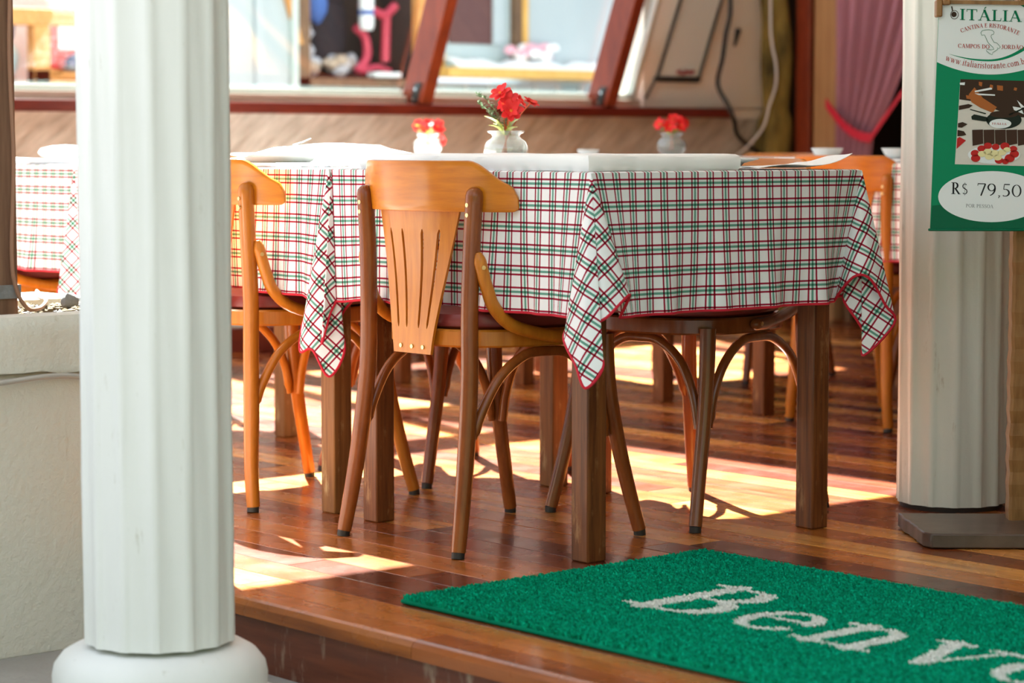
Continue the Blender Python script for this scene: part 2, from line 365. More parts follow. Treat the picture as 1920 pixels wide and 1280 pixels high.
for k, x in enumerate(rb):
    r = empty('rafter', (x, AMAX, 0.99)); 
    tag(r, ['slanted red timber rafter furthest along the glazing behind the white column', 'slanted red timber rafter behind the big near column',
            'slanted red timber rafter whose edge shows just right of the big near column', 'slanted red timber rafter between the colourful shop window and the yellow one',
            'slanted red timber rafter between the pale wall pane and the orange shop sill'][k], 'rafter')
    mb = MB(); mb.box(0, 0.062, -0.075, 0.068, 0.0, 1.75, shear=SH); mb.build('beam', 'rafter', r, bevel=0.004)
    mb = MB(); mb.box(-0.007, 0.0, -0.05, -0.005, 0.0, 0.088, shear=SH); br = mb.build('bracket', 'black', r, bevel=0.002)
    for z in (0.02, 0.062):
        mb = MB(); mb.tube([(-0.006, -0.027 - 0.4 * z, z), (-0.013, -0.027 - 0.4 * z, z)], 0.0075, 8); mb.build('bolt', 'steel', br)
# roof: solid near part and solid right part; open glazed strip between
mb = MB(); mb.box(-1.35, BMAX, -3.6, 2.38, 2.75, 2.9); mb.box(2.2, BMAX, 2.38, 4.6, 2.75, 2.9)  # unseen; streetward overhang lengthened to keep sun off the ground and near column
struct(mb.build('ceiling', 'ceil', smooth=False))
mb = MB(); mb.box(-0.9, 2.2, 2.38, 3.80, 2.80, 2.806)
w2 = struct(mb.build('window_2', 'pane', smooth=False))
# right wall with a dark doorway behind the curtain
mb = MB(); mb.box(BMAX + 0.5, BMAX + 0.6, -2.2, 4.6, -0.14, 2.75)
mb.box(BMAX, BMAX + 0.6, 4.2, 4.75, -0.14, 2.75); mb.box(BMAX, BMAX + 0.5, -2.2, 3.2, -0.14, 2.75); mb.box(BMAX, BMAX + 0.5, 3.2, 4.2, 2.2, 2.75)
struct(mb.build('wall_right', 'darkin', smooth=False))
mb = MB(); mb.box(0.3, BMAX + .6, -2.45, -2.25, -0.14, 2.75); struct(mb.build('wall_fill_blocker', 'riser', smooth=False))  # added unseen wall, blocks fill light so right-hand faces go darker

# ------------------------------------------------------------------ columns
def column(name, R0, z0, z1, mt, loc, rot=0.0):
    root = empty(name, loc)
    nf = 14; per = 12; n = nf * per; mb = MB(); rows = 30; vs_ = []; fs = []
    for j in range(rows + 1):
        z = z0 + (z1 - z0) * j / rows
        for k in range(n):
            ph = 2 * math.pi * k / n + rot; q = (k % per) / per
            d = 0.0055 * max(0.0, math.sin(math.pi * min(1, q / 0.80))) ** 0.55 if q < 0.80 else 0.0
            if q > 0.80 and q < 0.83: d = 0.004
            rr = R0 - d + 0.0009 * math.sin(9 * z + k * 0.7) + 0.0006 * math.sin(23 * z + k * 2.1)
            vs_.append((rr * math.cos(ph), rr * math.sin(ph), z))
    for j in range(rows):
        for k in range(n): fs.append((j * n + k, j * n + (k + 1) % n, (j + 1) * n + (k + 1) % n, (j + 1) * n + k))
    fs.append(tuple(range(n - 1, -1, -1))); fs.append(tuple(range(rows * n, rows * n + n)))
    mb.add(vs_, fs); mb.build('shaft', mt, root)
    return root
c1 = column('fluted_column', 0.126, 0.0, 2.75, 'column', (-1.029, -0.063, -0.0), 0.1)
tag(c1, 'thick white fluted column standing in front of the planter at the deck edge', 'column')
mb = MB()
prof = [(0.0, -0.14), (0.218, -0.14), (0.220, -0.108), (0.192, -0.095), (0.178, -0.082), (0.179, -0.060), (0.175, -0.040), (0.162, -0.022), (0.142, -0.010), (0.0, -0.006)]
mb.lathe(prof, 56, cap=False)
for i, p in enumerate(mb.v):
    q = 1 + 0.010 * math.sin(p[0] * 40) + 0.008 * math.sin(p[1] * 55 + 1); mb.v[i] = (p[0] * q, p[1] * q, p[2])
mb.build('base', 'column', c1)
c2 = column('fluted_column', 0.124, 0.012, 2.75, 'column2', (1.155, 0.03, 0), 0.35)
tag(c2, 'cream fluted column with peeling paint behind the green menu sign', 'column')
mb = MB(); mb.lathe([(0.115, 0.0), (0.118, 0.012)], 32); mb.build('foot_ring', 'rubber', c2)

# ------------------------------------------------------------------ planter wall on the left
pl = empty('planter', (0, 0, 0)); tag(pl, 'low cream plastered planter box with a thick capping, left of the near column', 'planter')
PX0, PX1, PY0, PY1 = -2.2, -0.56, 0.50, 1.15
def rot4(x, y): return (x, y)
mb = MB()
nb = 60
def face_fn(u, v):
    x = PX0 + 0.0 + (PX1 - PX0) * u; z = -0.14 + 0.52 * v
    return (x, PY0 + 0.012 + 0.004 * math.sin(x * 17 + z * 9) * 1.0, z)
mb.box(PX0, PX1, PY0 + 0.012, PY1, -0.14, 0.40)
mb.build('body', 'planter', pl, bevel=0.01)
mb = MB()
N = 36
def lip(u): x = PX0 + (PX1 - PX0) * u; return 0.400 + 0.004 * math.sin(x * 31) + 0.004 * math.sin(x * 73 + 1)
mb.grid(lambda u, v: (PX0 + (PX1 - PX0) * u, PY0 + (0.01 if v > 0.98 else 0.0) - 0.004 * math.sin(u * 60) * (1 - v) * 0.5, lip(u) + (0.505 - lip(u)) * v), N, 6)
mb.box(PX0, PX1, PY0 + 0.0095, PY0 + 0.09, 0.40, 0.5049)
mb.box(PX0, PX0 + 0.09, PY0 + 0.09, PY1 - 0.24, 0.40, 0.505); mb.box(PX1 - 0.02, PX1, PY0 + 0.09, PY1 - 0.24, 0.40, 0.505)
mb.box(PX0, PX1, PY1 - 0.24, PY1, 0.40, 0.507)
mb.build('capping', 'planter', pl)
mb = MB()
mb.grid(lambda u, v: (PX0 + 0.09 + (PX1 - PX0 - 0.11) * u, PY0 + 0.09 + (PY1 - PY0 - 0.33) * v, 0.488 + 0.006 * math.sin(u * 90 + v * 13) * math.cos(v * 31)), 60, 20)
so_ = mb.build('soil', 'soil', pl, kind='stuff')
mb = MB()
for k in range(420):
    r = random.uniform(0.004, 0.010); mb.blob((random.uniform(-1.5, PX1 - 0.03), random.uniform(PY0 + 0.1, PY1 - 0.25), 0.497), (r, r * 1.2, r * 0.8), random.choice((0, 0, 1)), 5, 3, 0.3)
mb.build('gravel', ['gravel', 'rock'], pl, kind='stuff')
st = MB(); st.blob((0, 0, 0), (0.020, 0.018, 0.017), 0, 10, 7, 0.12); s_ = st.build('stone', 'rock', loc=(-0.70, 0.78, 0.510)); tag(s_, 'small dark grey stone lying at the planter end beside the near column', 'stone')
# weathered post with cable
wp = empty('timber_post', (-1.022, 0.667, 0.0)); tag(wp, 'weathered brown square post standing in the planter at the far left', 'post')
mb = MB(); mb.box(-0.16, 0.140, -0.01, 0.07, 0.49, 2.7); mb.build('shaft', 'oldpost', wp, bevel=0.006)
mb = MB(); mb.box(-0.165, 0.143, -0.014, 0.074, 0.53, 0.556); mb.build('tape', 'rock', wp)
mb = MB()
pth = [(-0.892, 0.647, 2.7), (-0.894, 0.647, 1.3), (-0.900, 0.646, 1.0), (-0.894, 0.647, 0.8), (-0.902, 0.646, 0.62), (-0.895, 0.644, 0.55), (-0.875, 0.640, 0.512), (-0.84, 0.66, 0.507), (-0.78, 0.74, 0.509), (-0.72, 0.84, 0.512), (-0.66, 0.98, 0.52)]
mb.tube(spline(pth, 8), 0.0042, 8)
tag(mb.build('cable', 'cable'), 'brown cable running down the weathered post and over the soil', 'cable')
rl = empty('rope_light', (0, 0, 0)); tag(rl, 'clear rope light with yellow lamps sagging under the planter capping', 'rope light')
mb = MB(); RP = spline([(-2.0, 0.492, 0.37), (-1.5, 0.492, 0.372), (-1.15, 0.492, 0.381), (-1.0, 0.492, 0.388), (-0.92, 0.492, 0.393), (-0.86, 0.492, 0.390), (-0.80, 0.492, 0.378), (-0.72, 0.492, 0.368), (-0.58, 0.492, 0.372)], 10)
mb.tube(RP, 0.0052, 10); mb.build('tube', 'ropel', rl)
mb = MB()
RQ = []
for k in range(len(RP) - 1):
    if RP[k].x > -1.25 and (not RQ or RP[k].x - RQ[-1].x > .0145): RQ.append(RP[k])
for q_ in RQ:
    (q_.x - 0.0032, q_.x + 0.0032, q_.y - 0.0062, q_.y - 0.004, q_.z - 0.0022, q_.z + 0.0022)
mb.build('lamp', 'led', rl, kind='stuff')

# ------------------------------------------------------------------ chairs
def make_chair(style):
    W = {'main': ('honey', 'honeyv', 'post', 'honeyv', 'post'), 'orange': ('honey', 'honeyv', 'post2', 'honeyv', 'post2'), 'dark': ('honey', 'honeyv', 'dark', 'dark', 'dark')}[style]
    root = empty('bentwood_chair'); lean = style == 'orange'; dy = -.022 if lean else 0.0
    for s in (-1, 1):
        mb = MB(); p = spline([(s * .190, -.240 - dy * 1.6, .012), (s * .183, -.224 - dy * .9, .10), (s * .175, -.206 - dy * .4, .22), (s * .168, -.192, .36), (s * .166, -.190, .48), (s * .170, -.188 + dy * .5, .61), (s * .179, -.188 + dy, .722)], 5)
        mb.tube(p, [0.0150 + 0.0030 * min(1, q / 10) for q in range(len(p))], 14, dome=True); lg = mb.build('leg', W[2], root)
        mb = MB(); mb.tube([(s * .191, -.242 - dy * 1.6, 0), (s * .190, -.240 - dy * 1.6, .013)], 0.0135, 12); mb.build('foot_cap', 'rubber', lg)
        mb = MB()
        for z in (.684, .704):
            y = -.188 + dy - .0170; mb = MB(); mb.tube([(s * .1765, y + .004, z), (s * .1765, y - .0014, z)], 0.0044, 10); mb.build('screw', 'brass', lg)
        mb = MB(); p = spline([(s * .210, .240, .012), (s * .199, .215, .11), (s * .190, .190, .22), (s * .183, .172, .33), (s * .181, .166, .43)], 5)
        mb.tube(p, [0.0145 + 0.004 * q / len(p) for q in range(len(p))], 14); lg = mb.build('leg', W[2], root)
        mb = MB(); mb.tube([(s * .2105, .241, 0), (s * .210, .240, .013)], 0.013, 12); mb.build('foot_cap', 'rubber', lg)
        # arm brace
        mb = MB(); p = spline([(s * .188, -.186, .610), (s * .190, -.178, .575), (s * .193, -.166, .535), (s * .197, -.150, .497), (s * .202, -.105, .460), (s * .207, -.015, .437), (s * .209, .035, .434)], 5)
        mb.tube(p, [0.004 + 0.0095 * min(1, (q + .4) / 3) for q in range(len(p))], 12, dome=True, flat=1.0); ar = mb.build('arm_brace', W[3], root)
        mb = MB(); mb.tube([(s * .218, .032, .436), (s * .224, .032, .436)], 0.0048, 10); mb.build('screw', 'brass', ar); mb = MB(); mb.tube([(s * .197, -.182, .580), (s * .2035, -.184, .580)], 0.0045, 10); mb.build('screw', 'brass', ar)
        # side hoop
        mb = MB(); p = spline([(s * .176, -.188, .235), (s * .178, -.170, .285), (s * .182, -.125, .355), (s * .184, -.06, .397), (s * .185, 0, .403), (s * .185, .06, .395), (s * .184, .115, .35), (s * .184, .15, .285), (s * .186, .165, .215)], 5)
        mb.tube(p, [0.0105 if 1 < q < len(p) - 2 else 0.007 for q in range(len(p))], 12); mb.build('stretcher', W[4], root)
    mb = MB(); p = spline([(-.172, .185, .215), (-.155, .183, .285), (-.115, .178, .355), (-.055, .176, .397), (0, .176, .403), (.055, .176, .397), (.115, .178, .355), (.155, .183, .285), (.172, .185, .215)], 5)
    mb.tube(p, 0.0105, 12); mb.build('stretcher', W[4], root)
    # seat ring and cushion
    def outline(k, n, g=0.0):
        a = 2 * math.pi * k / n; c, s_ = math.cos(a), math.sin(a); e = 2 / 2.7
        x = math.copysign(abs(c) ** e, c); y = math.copysign(abs(s_) ** e, s_)
        w = 0.178 + 0.022 * (y + 1) / 2 - g; return (x * w, 0.010 + y * (0.197 - g))
    n = 64; mb = MB(); rings = [(0.022, .414), (0.0, .414), (-.004, .418), (-.004, .446), (0.0, .450), (0.022, .450)]
    vs_ = [(*outline(k, n, g), z) for g, z in rings for k in range(n)]; m_ = len(rings)
    mb.add(vs_, [(j * n + k, j * n + (k + 1) % n, ((j + 1) % m_) * n + (k + 1) % n, ((j + 1) % m_) * n + k) for j in range(m_) for k in range(n)])
    mb.build('seat_frame', W[3] if style != 'dark' else 'dark', root)
    mb = MB(); rings = [(0.018, .449), (0.006, .456), (0.003, .466), (0.008, .480), (0.03, .491), (0.08, .497), (0.13, .498)]
    vs_ = [(*outline(k, n, g), z) for g, z in rings for k in range(n)]; m_ = len(rings)
    mb.add(vs_, [(j * n + k, j * n + (k + 1) % n, (j + 1) * n + (k + 1) % n, (j + 1) * n + k) for j in range(m_ - 1) for k in range(n)] + [tuple(range((m_ - 1) * n, m_ * n)), tuple(range(n - 1, -1, -1))])
    mb.build('seat_cushion', 'vinyl', root)
    # top rail
    Y0 = -.216 + dy; K = 1.50
    def rail(u, v):
        x = -.245 + .49 * u; ax = abs(x); e = max(0, (ax - .158) / .087)
        top = .792 - .052 * (e * e * (3 - 2 * e)) if e > 0 else .792
        bot = .690
        if ax > .233: q = (ax - .233) / .012; top -= .022 * q * q; bot += .006 * q * q
        z = bot + (top - bot) * v
        return (x, Y0 + K * x * x - (z - .69) * .10, z)
    mb = MB(); mb.grid(rail, 64, 8); mb.build('top_rail', W[0], root, solid=0.0125, bevel=0.003)
    # splat with four slots
    cu = [0, .11, .135, .29, .315, .685, .71, .865, .89, 1.0]
    cu = [0.0, .150, .185, .345, .380, .620, .655, .815, .850, 1.0]
    rv = [0, .06, .12, .17, .2, .3, .4, .5, .6, .7, .80, .83, .93, 1.0]
    def sp(u, v, edge=0):
        if edge: 
            pass
        w = .0600 + .072 * v ** 1.15; x = (u - .5) * 2 * w; z = .398 + (.705 - .398) * v
        yb = -.197 - .0055; yt = Y0 + K * x * x + .0090 - (z - .69) * .10; t = v * v * (3 - 2 * v)
        return (x, yb * (1 - t) + yt * t, z)
    mb = MB(); ids = {}
    def vid(i, j, su=0):
        u = cu[i]; v = rv[j]
        if 0 < i < 9:      # slots taper: narrower at the bottom
            side = -1 if i % 2 == 1 else 1; mid = (cu[i] + cu[i + 1]) / 2 if i % 2 == 1 else (cu[i] + cu[i - 1]) / 2
            hw = (0.024 - 0.009 * v); hw = hw * (0.3 if j in (3, 11) else (1.0)); u = mid + side * hw
        k = (i, j)
        if k not in ids: ids[k] = len(mb.v); mb.v.append(sp(u, v))
        return ids[k]
    for j in range(len(rv) - 1):
        for i in range(9):
            if i % 2 == 1 and 3 <= j < 11: continue
            mb.f.append((vid(i, j), vid(i + 1, j), vid(i + 1, j + 1), vid(i, j + 1))); mb.m.append(0)
    spl = mb.build('back_splat', W[1], root, solid=0.0065)
    for x in (-.036, 0, .036): mb = MB(); mb.tube([(x, -.203, .412), (x, -.2078, .412)], 0.0044, 10); mb.build('screw', 'brass', spl)
    return root
ch_main = make_chair('main'); ch_or = make_chair('orange'); ch_dk = make_chair('dark')
used = set()
def place_chair(proto, x, y, rz, label, group=None):
    if proto.name in used: c = copy_tree(proto)
    else: c = proto; used.add(proto.name)
    c.location = (x, y, 0); c.rotation_euler = (0, 0, R(rz)); tag(c, label, 'chair', group); return c
G = 'bentwood chairs around the tables'
place_chair(ch_main, .084, .402, -90, 'honey bentwood chair with slotted back, tucked under the near table, seen whole from behind', G)
place_chair(ch_or, .090, 1.178, -90, 'orange bentwood chair half hidden behind the thick white column', G)
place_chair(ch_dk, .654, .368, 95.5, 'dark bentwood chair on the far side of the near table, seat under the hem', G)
place_chair(ch_main, .655, 1.235, 90, 'bentwood chair on the far side of the second table, legs seen between near chair legs', G)
place_chair(ch_or, 2.33, 1.235, -90, 'orange bentwood chair against the cream column behind the near table', G)
place_chair(ch_main, 2.90, 1.31, 90, 'bentwood chair on the far side of the table behind the cream column', G)
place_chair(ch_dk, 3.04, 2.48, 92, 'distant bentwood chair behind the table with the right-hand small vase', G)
place_chair(ch_or, .20, 2.63, -90, 'orange bentwood chair at the leftmost table, low part seen over the planter', G)
place_chair(ch_or, .73, 2.49, 90, 'bentwood chair on the far side of the leftmost table', G)

# ------------------------------------------------------------------ tables and cloths
def make_table(dark, long=0.732, wide=0.703):
    """near foot corner at the origin; x 0..wide, y 0..long"""
    root = empty('dining_table'); lm = 'tlegd' if dark else 'tleg'
    for x in (0, wide - .05):
        for y in (0, long - .05):
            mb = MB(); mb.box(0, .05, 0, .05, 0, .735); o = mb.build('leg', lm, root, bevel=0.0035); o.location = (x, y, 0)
    mb = MB(); mb.box(-.036, wide + .036, -.046, long + .054, .735, .764); mb.build('tabletop', lm, root, bevel=0.003)
    mb = MB(); mb.box(.05, wide - .05, .012, .03, .66, .735); mb.box(.05, wide - .05, long - .03, long - .012, .66, .735)
    mb.box(.012, .03, .05, long - .05, .66, .735); mb.box(wide - .03, wide - .012, .05, long - .05, .66, .735); mb.build('apron', lm, root)
    return root
def cat(P, t):
    """smooth interpolation of control list [(th, x, y, z)] at th"""
    ths = [p[0] for p in P]
    for i in range(len(P) - 1):
        if t <= ths[i + 1] + 1e-9:
            k = (t - ths[i]) / (ths[i + 1] - ths[i]); a = P[max(i - 1, 0)]; b_ = P[i]; c = P[i + 1]; d = P[min(i + 2, len(P) - 1)]
            return Vector([0.5 * ((2 * b_[j]) + (c[j] - a[j]) * k + (2 * a[j] - 5 * b_[j] + 4 * c[j] - d[j]) * k * k + (3 * b_[j] - a[j] - 3 * c[j] + d[j]) * k ** 3) for j in (1, 2, 3)])
    return Vector(P[-1][1:])
SR = Vector((math.cos(TH), -math.sin(TH), 0)); SF = Vector((math.sin(TH), math.cos(TH), 0))
def scr(pts):     # control points given as (theta, to the right, towards the street, down)
    return [(t, *(SR * x - SF * o + Vector((0, 0, -z)))) for t, x, o, z in pts]
def cloth(table, x0, x1, y0, y1, z, drop, corners, label, group, seed, amp=0.008):
    rr = random.Random(seed)
    mb = MB(); uv = []
    def put(p, q): mb.v.append(tuple(p)); uv.append(q)
    S = 0.012
    def gridp(fn, us, vs2):
        o = len(mb.v); w = len(us)
        for v in vs2:
            for u in us: p, q = fn(u, v); put(p, q)
        for j in range(len(vs2) - 1):
            for i in range(w - 1): mb.f.append((o + j * w + i, o + j * w + i + 1, o + (j + 1) * w + i + 1, o + (j + 1) * w + i)); mb.m.append(0)
    lin = lambda n: [i / n for i in range(n + 1)]
    xs = [x0, x0 + .006] + [x0 + (x1 - x0) * i / 10 for i in range(1, 10)] + [x1 - .006, x1]
    ys = [y0, y0 + .006] + [y0 + (y1 - y0) * i / 10 for i in range(1, 10)] + [y1 - .006, y1]
    def topz(x, y): return z if (x in (x0, x1) or y in (y0, y1)) else z + .0018
    o = len(mb.v)
    for y in ys:
        for x in xs: put((x, y, topz(x, y)), (x - x0, y - y0))
    w = len(xs)
    for j in range(len(ys) - 1):
        for i in range(w - 1): mb.f.append((o + j * w + i, o + j * w + i + 1, o + (j + 1) * w + i + 1, o + (j + 1) * w + i)); mb.m.append(0)
    # corners in order around: 0 (x0,y0) 1 (x1,y0) 2 (x1,y1) 3 (x0,y1)
    C = [(x0, y0), (x1, y0), (x1, y1), (x0, y1)]
    # side k runs from corner k to corner k+1, outward normal
    Nn = [(0, -1), (1, 0), (0, 1), (-1, 0)]
    def default(k):
        d = Vector((C[k][0] - (x0 + x1) / 2, C[k][1] - (y0 + y1) / 2, 0)); d = Vector((math.copysign(.707, d.x), math.copysign(.707, d.y), 0)); t = Vector((-d.y, d.x, 0))
        L = [(0, 0, .012, drop), (15, .02, .05, .29), (30, .035, .08, .335), (45, .0, .09, .385), (60, -.03, .07, .33), (75, -.02, .04, .285), (90, 0, .012, drop)]
        sg = rr.choice((-1, 1))
        return [(a, *(t * x * sg + d * o_ + Vector((0, 0, -zz * drop / .28)))) for a, x, o_, zz in L]
    cor = [corners.get(k) or default(k) for k in range(4)]
    # theta 0 = side before the corner (k-1), theta 90 = side after (k)
    hem = []
    ph = [rr.uniform(0, 6) for _ in range(12)]
    for k in range(4):
        a = Vector((*C[k], z)); b_ = Vector((*C[(k + 1) % 4], z)); L = (b_ - a).length; nn = Vector((*Nn[k], 0))
        h0 = cat(cor[k], 90); h1 = cat(cor[(k + 1) % 4], 0)
        us = lin(56)
        def fn(u, v, k=k, a=a, b_=b_, L=L, nn=nn, h0=h0, h1=h1):
            s = u * L; w0 = max(0, 1 - s / .13); w1 = max(0, 1 - (L - s) / .13); w0 = w0 * w0 * (3 - 2 * w0); w1 = w1 * w1 * (3 - 2 * w1)
            am = amp * (1.2 * math.sin(s * 21 + ph[k]) + 0.9 * math.sin(s * 43 + ph[k + 4]) + .5 * math.sin(s * 83 + ph[k + 8]))
            nat = Vector((0, 0, -drop)) + nn * (0.003 + amp * 0.6 + am * v)
            off = nat * (1 - w0 - w1) + h0 * w0 + h1 * w1
            p = a.lerp(b_, u) + off * v
            q = {0: (u * L, -v * drop), 1: ((x1 - x0) + v * drop, u * L), 2: ((x1 - x0) - u * L, (y1 - y0) + v * drop), 3: (-v * drop, (y1 - y0) - u * L)}[k]
            return p, q
        gridp(fn, us, [0, .03] + [i / 14 for i in range(1, 15)])
        # corner k+1 cone
        kk = (k + 1) % 4; cc = C[kk]; base = Vector((*cc, z)); n0 = Vector((*Nn[k], 0)); n1 = Vector((*Nn[kk], 0)); uvc = (cc[0] - x0, cc[1] - y0)
        hp = [cat(cor[kk], 90 * i / 60) for i in range(61)]; cum = [0.0]
        for i in range(60): cum.append(cum[-1] + math.degrees(hp[i].angle(hp[i + 1])))
        def fc(u, v, kk=kk, base=base, n0=n0, n1=n1, uvc=uvc, cum=cum):
            th = u * 90; r = drop / math.cos(R(th)) if th <= 45 else drop / math.sin(R(th))
            h = cat(cor[kk], th); q = cum[int(round(u * 60))] + (90 - cum[-1]) / 2; r = h.length; fl = (n0 * math.cos(R(q)) + n1 * math.sin(R(q))) * r * v
            return base + h * v, (uvc[0] + fl.x, uvc[1] + fl.y)
        gridp(fc, lin(60), [0, .03] + [i / 14 for i in range(1, 15)])
        hem += [fn(u, 1)[0] for u in us[:-1]] + [fc(u, 1)[0] for u in lin(60)[:-1]]
    hem.append(hem[0])
    o = mb.build('tablecloth', 'plaid', uv=uv, weld=True, solid=0.0012)
    tag(o, label, 'tablecloth', group)
    hb = MB(); hb.tube(hem, 0.0030, 6, cap=False); hb.build('hem', 'redhem', o)
    return o
GT = 'plaid tablecloths on the dining tables'
CZ = .769
near_c = scr([(0, .045, -.03, .28), (10, .070, .02, .228), (18, .028, .06, .270), (24, -.006, .045, .300), (34, .022, .085, .355), (45, -.012, .095, .405), (57, -.030, .07, .36), (70, -.050, .02, .312), (90, -.03, -.03, .28)])
# corner 0 joins side 3 (-x face, theta 0) to side 0 (-y face, theta 90)
near_c = scr([(0, -.030, -.030, .28), (18, -.052, .02, .315), (33, -.030, .07, .365), (45, -.012, .095, .405), (56, .022, .085, .360), (66, -.006, .045, .300), (74, .030, .06, .272), (82, .074, .02, .232), (90, .058, -.035, .28)])
t2_c = scr([(0, -.035, -.02, .285), (14, -.058, .0, .335), (28, -.062, .035, .395), (36, -.034, .055, .39), (45, .002, .065, .448), (57, .036, .055, .395), (69, .028, .03, .32), (80, .062, .02, .275), (90, .04, -.02, .285)])
# corner 1: theta 0 on -y face, theta 90 on +x face
right_c = scr([(0, -.055, -.01, .280), (8, -.040, .015, .250), (15, -.014, .035, .222), (22, .016, .035, .230), (30, .050, .020, .285), (37, .074, .0, .325), (45, .010, -.01, .396), (56, .010, -.02, .345), (68, -.032, -.02, .280), (80, -.02, -.06, .26), (90, .0, -.06, .27)])
left_c = [(0, .0, .0, -.28), (25, -.015, -.0, -.30), (45, -.055, -.035, -.375), (68, -.03, -.03, -.315), (90, -.012, -.03, -.285)]
inner = lambda sx, sy: [(0, .0, .0, -.28), (45, .0, sy * -.004, -.37), (90, .0, .0, -.28)]
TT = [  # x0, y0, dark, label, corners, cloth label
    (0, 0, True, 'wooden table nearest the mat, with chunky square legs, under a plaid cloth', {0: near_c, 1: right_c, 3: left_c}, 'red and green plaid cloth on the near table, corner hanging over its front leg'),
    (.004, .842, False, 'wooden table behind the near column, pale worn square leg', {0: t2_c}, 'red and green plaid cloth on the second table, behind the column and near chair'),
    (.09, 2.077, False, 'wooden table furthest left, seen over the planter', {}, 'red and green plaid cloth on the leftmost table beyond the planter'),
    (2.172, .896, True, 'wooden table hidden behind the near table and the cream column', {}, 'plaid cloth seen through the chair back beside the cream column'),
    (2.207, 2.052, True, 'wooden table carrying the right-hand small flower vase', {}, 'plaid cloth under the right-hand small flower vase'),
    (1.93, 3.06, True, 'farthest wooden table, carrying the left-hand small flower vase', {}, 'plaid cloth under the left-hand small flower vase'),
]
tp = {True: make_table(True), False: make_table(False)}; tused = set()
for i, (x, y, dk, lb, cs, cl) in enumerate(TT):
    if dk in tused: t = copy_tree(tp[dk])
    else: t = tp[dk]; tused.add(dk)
    t.location = (x, y, 0); tag(t, lb, 'table', 'square dining tables')
    gy = .046 if i != 1 else .036
    cloth(t, x - .040, x + .743, y - gy - .004, y + (.786 if i != 0 else .786), CZ, .278, cs, cl, GT, 11 + i, 0.007 if i < 2 else .009)

# ------------------------------------------------------------------ things on the tables
def pad(name, poly, z0, h, label, cat_, seed, bul=0.0, mt='cloth'):
    """soft folded cloth: a puffed slab over a polygon with a rounded edge and faint waves"""
    rr = random.Random(seed); mb = MB(); n = len(poly); P = []
    for i in range(n):
        a = Vector(poly[i]); b_ = Vector(poly[(i + 1) % n]); m_ = max(2, int((b_ - a).length / .02))
        for k in range(m_): P.append(a.lerp(b_, k / m_))
    c = sum(P, Vector((0, 0))) / len(P); N = len(P); rings = [(0.004, 0.0), (0.0, .25), (0.0, .6), (.004, .86), (.012, .97), (.03, 1.0), (.09, 1.0)]
    vs_ = []
    for g, q in rings:
        for i, p in enumerate(P):
            d = (c - p); L = d.length; u = d / L; w = 0.003 * math.sin(i * .9 + seed) * (1 - q)
            vs_.append((p.x + u.x * (g + w), p.y + u.y * (g + w), z0 + h * q + bul * max(0, math.sin(i / N * 12 + seed)) * q + .0008 * math.sin(i * .37)))
    vs_.append((c.x, c.y, z0 + h))
    fs = [(j * N + i, j * N + (i + 1) % N, (j + 1) * N + (i + 1) % N, (j + 1) * N + i) for j in range(len(rings) - 1) for i in range(N)]
    fs += [((len(rings) - 1) * N + i, (len(rings) - 1) * N + (i + 1) % N, len(vs_) - 1) for i in range(N)]
    mb.add(vs_, fs); o = mb.build(name, mt); tag(o, label, cat_); return o
TZ = CZ + .0026
pad('folded_cloth', [(.0, .0), (.40, -.025), (.41, .10), (.34, .16), (.36, .72), (-.005, .735)], TZ, .033, 'thick folded white cloth laid along the front of the near table', 'cloth', 3)
# white topper with hump on the second table
mb = MB()
def hump(u, v):
    x = .08 + .56 * u; y = .95 + .66 * v
    h = .004 + .050 * math.exp(-((y - 1.45) / .17) ** 2) * math.sin(math.pi * min(1, u * 1.1)) ** .6 * (1 if u < .95 else .3) + .022 * math.exp(-((y - 1.15) / .15) ** 2) * math.sin(math.pi * u)
    return (x, y, TZ + max(h, .003) * (1 if 0 < v < 1 and 0 < u < 1 else 0.3))
mb.grid(hump, 30, 40); o = mb.build('table_topper', 'cloth', solid=.0015); o.location.x = .12; tag(o, 'rumpled white cloth heaped on the second table behind the plate', 'cloth')
def plate(x, y, z, r, label, tilt=None):
    mb = MB(); mb.lathe([(0.0, .002), (r * .55, .0), (r * .62, .003), (r * .70, .012), (r, .020), (r * 1.0, .0225), (r * .70, .0155), (r * .6, .007), (0, .006)], 48, cap=False)
    o = mb.build('dinner_plate', 'china', loc=(x, y, z)); 
    if tilt: o.rotation_euler = tilt
    tag(o, label, 'plate'); return o
plate(.115, 1.20, TZ + .010, .125, 'white dinner plate on the second table with a fork resting on it')
mb = MB(); mb.box(-.11, .11, -.13, .13, 0, .010); o = mb.build('folded_napkin', 'cloth', bevel=.004, loc=(.125, 1.17, TZ + .0005), rz=.1); tag(o, 'flat folded white napkin under the plate on the second table', 'napkin')
def fork(loc, rot, label):
    mb = MB()
    mb.tube(spline([(-.10, 0, 0), (-.05, 0, .001), (0, 0, .003), (.03, 0, .0)], 4), [.0035] * 12 + [.003], 8, flat=.4)
    mb.box(.028, .048, -.010, .010, -.001, .001)
    for k in range(4): y = -.0085 + k * .0057; mb.tube([(.047, y, 0), (.07, y, .002), (.09, y, .006)], [.0015, .0013, .0008], 6)
    o = mb.build('fork', 'steel', loc=loc); o.rotation_euler = rot; tag(o, label, 'fork'); return o
fork((.03, 1.105, TZ + .040), (0, R(-13), R(-35)), 'steel fork with tines up, leaning on the plate of the second table')
mb = MB(); mb.tube([(-.11, 0, 0), (-.01, 0, 0)], [.0045, .004], 8, flat=.5)
